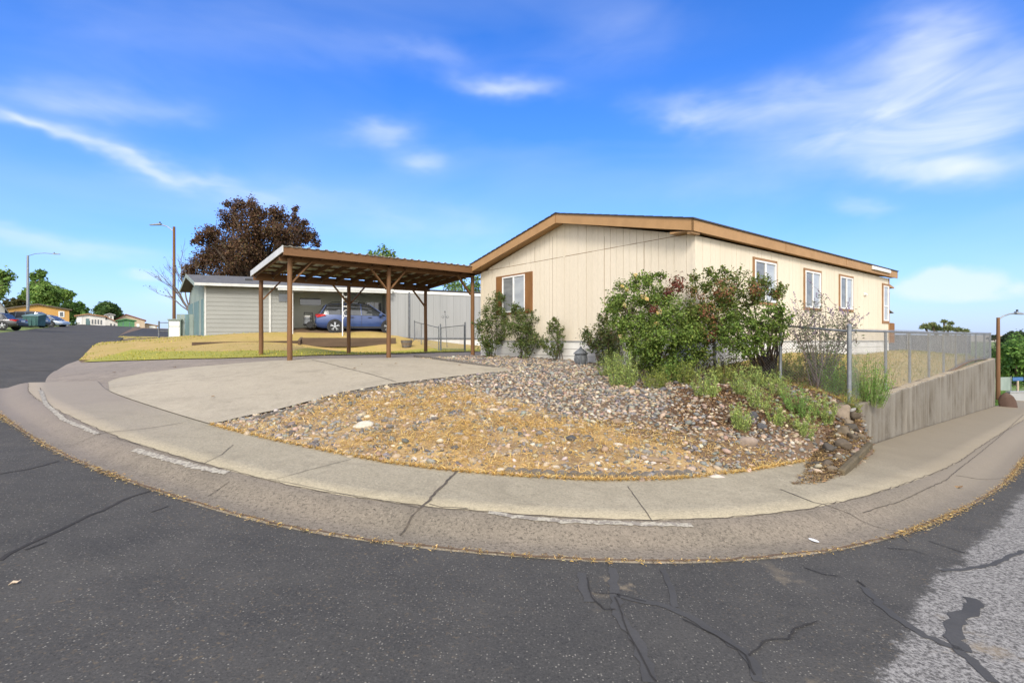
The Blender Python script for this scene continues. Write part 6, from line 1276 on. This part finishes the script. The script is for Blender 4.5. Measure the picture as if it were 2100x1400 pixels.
chain_mesh('gate_mesh', (.1,0), (2.95,0), .1, z3+.1, 1.0, 1.0, gf, r=.0012, pitch=.07)
g = gy(915, 713); gs_t = thing('garden_stake', 'thin leaning iron garden stake with scroll finial by the gate', 'garden stake', (g[0], g[1], yz(*g)), 0)
mb = MB(); mb.tube([(.05,0,-.05),(-.0,0,.9),(-.06,0,1.82)], .016, 6); mb.lathe([(.0,1.80),(.035,1.83),(.035,1.86),(0,1.9)], (-.06,0,0), 8); mb.build('stake', M['galv_dark'], gs_t, smooth=True)
mb = MB()
for s in (-1, 1): mb.tube([(-.055+s*(.02+.17*t+.03*math.sin(t*9)), 0, 1.55+.05*math.sin(t*6.28*1.3)) for t in np.linspace(0,1,14)], .008, 4); mb.tube([(-.055+s*(.12+.05*math.cos(a)), 0, 1.60+.05*math.sin(a)) for a in np.linspace(0,5.5,12)], .007, 4)
mb.build('scroll', M['galv_dark'], gs_t)
g = gy(834, 713); bpl = thing('barrel_planter', 'half wooden barrel planter with dark hoops and rope handle at timber bed end', 'planter', (g[0], g[1], yz(*g)-.03), 0); M['stave'] = mat('weathered barrel staves', (.19,.14,.10), (.12,.09,.065), 8, .85, stretch=(1,1,.15))
mb = MB(); mb.lathe([(.20,0),(.24,.14),(.275,.28),(.30,.42),(.27,.42),(.25,.36),(.02,.36)], n=24); mb.build('barrel', M['stave'], bpl, smooth=True)
for z, r_ in ((.10,.235),(.33,.29)): mb = MB(); mb.lathe([(r_-.005,z-.02),(r_+.006,z-.02),(r_+.010,z+.02),(r_-.003,z+.02)], n=24); mb.build('hoop', M['galv_dark'], bpl, smooth=True)
mb = MB(); mb.tube([(.29+.07*math.sin(a), 0, .44+.09*math.cos(a)) for a in np.linspace(-2.6,2.6,12)], .018, 6); mb.build('handle', M['galv_dark'], bpl, smooth=True)
# timber edged bed
M['timber'] = mat('grey weathered timber', (.12,.08,.05), (.075,.05,.033), 4, .9, fine=25, bmp=.3, stretch=(.15,1,1))
def timber(label, pa, pb, h, w=.12):
    a, b = gy(*pa), gy(*pb); d = b-a; L_ = float(np.linalg.norm(d)); za, zb = yz(*a), yz(*b); mb = MB(); mb.box(0,L_,0,w,-.1,h); o = mb.build('bed_timber', M['timber'], None, bevel=.01); o.location = (a[0], a[1], za); o.rotation_euler = (0, -math.atan2(zb-za, L_), math.atan2(d[1], d[0])); tag(o, label, 'timber')
timber('long raised bed timber under the carport view', (619,707), (812,706), .34)
timber('low dark timber lying in the dry lawn left of the raised bed', (395,710), (612,706), .17)
timber('short timber end board of the raised bed', (616,709), (622,702), .27)
# dry leaves and scraps
M['dryleaf'] = mat('dry leaf', (.26,.17,.08), (.16,.09,.04), 30, .8)
def scrap(label, px, py, s, f, zf, rz, m='dryleaf'):
    g = f(px, py); z = float(np.atleast_1d(zf(g[0], g[1]))[0]); mb = MB(); mb.add([(-s,0,.0),(-s*.3,s*.32,.018),(s*.5,s*.26,.012),(s,0,.022),(s*.4,-s*.3,.008),(-s*.3,-s*.3,.014),(0,0,.004)], [(6,0,1),(6,1,2),(6,2,3),(6,3,4),(6,4,5),(6,5,0)]); o = mb.build('dry_leaf', M[m], None); o.location = (g[0], g[1], z+.004); o.rotation_euler = (0, 0, rz); md = o.modifiers.new('t', 'SOLIDIFY'); md.thickness = .002; tag(o, label, 'leaf')
scrap('pale dry leaf alone on the asphalt at the lower left', 30, 1198, .03, gr, road_z, .5, 'beige')
scrap('brown curled leaf on the right sidewalk joint', 1965, 1000, .08, gs, sw_z, .2)
sl_z = lambda x, y: yard_z(x, y)+.052
for lb, px, py in (('dark leaf on the driveway left of the carport post',358,757),('dark leaf on the driveway nearest the right front post',812,750),('small leaf on the driveway centre near joint',742,752),('small brown leaf at the driveway joint top',726,760),('leaf scrap at the right of the driveway slab',943,753),('leaf scrap low on the left driveway',437,819),('tiny leaf scrap at the left old driveway',234,768)): scrap(lb, px, py, .05, gy, sl_z, px*.1)
# street sign, low wall and slab beyond the retaining wall
p = P(2087, 800, 30); ss = thing('street_sign', 'small blue street name sign on post beyond the wall', 'sign', (p.x, p.y, p.z-.6), R(10)); M['bluesign'] = mat('blue sign face', (.05,.13,.30), (.04,.11,.26), 4, .4)
mb = MB(); mb.tube([(0,0,-.4),(0,0,1.15)], .05, 8); mb.build('post', M['beige'], ss); mb = MB(); mb.box(-.36,.40,-.02,.02,1.15,1.36); mb.build('sign_blade', M['bluesign'], ss, bevel=.01)
p = P(2072, 826, 26); lw = thing('low_wall', 'short pale concrete block wall on the green bank', 'wall', (p.x, p.y, p.z-.1), R(8)); mb = MB(); mb.box(0,3,0,.2,-.6,.62); mb.build('wall_body', M['panelw'], lw, bevel=.02); mb = MB(); mb.box(-.02,3.02,-.02,.22,.63,.68); mb.build('cap', M['panelw'], lw)
p = P(2060, 778, 33); gp_ = thing('grey_gate', 'grey green metal panel gate beside the right street light', 'gate', (p.x-.3, p.y, p.z-.8), R(5)); mb = MB(); mb.box(0,.75,0,.03,.1,.95); mb.build('panel', M['palegreen'], gp_); mb = MB(); mb.tube([(0,0,0),(0,0,1.05)], .03, 6); mb.build('post', M['galv'], gp_); mb = MB(); mb.tube([(.78,0,0),(.78,0,1.0)], .03, 6); mb.build('post', M['galv'], gp_)
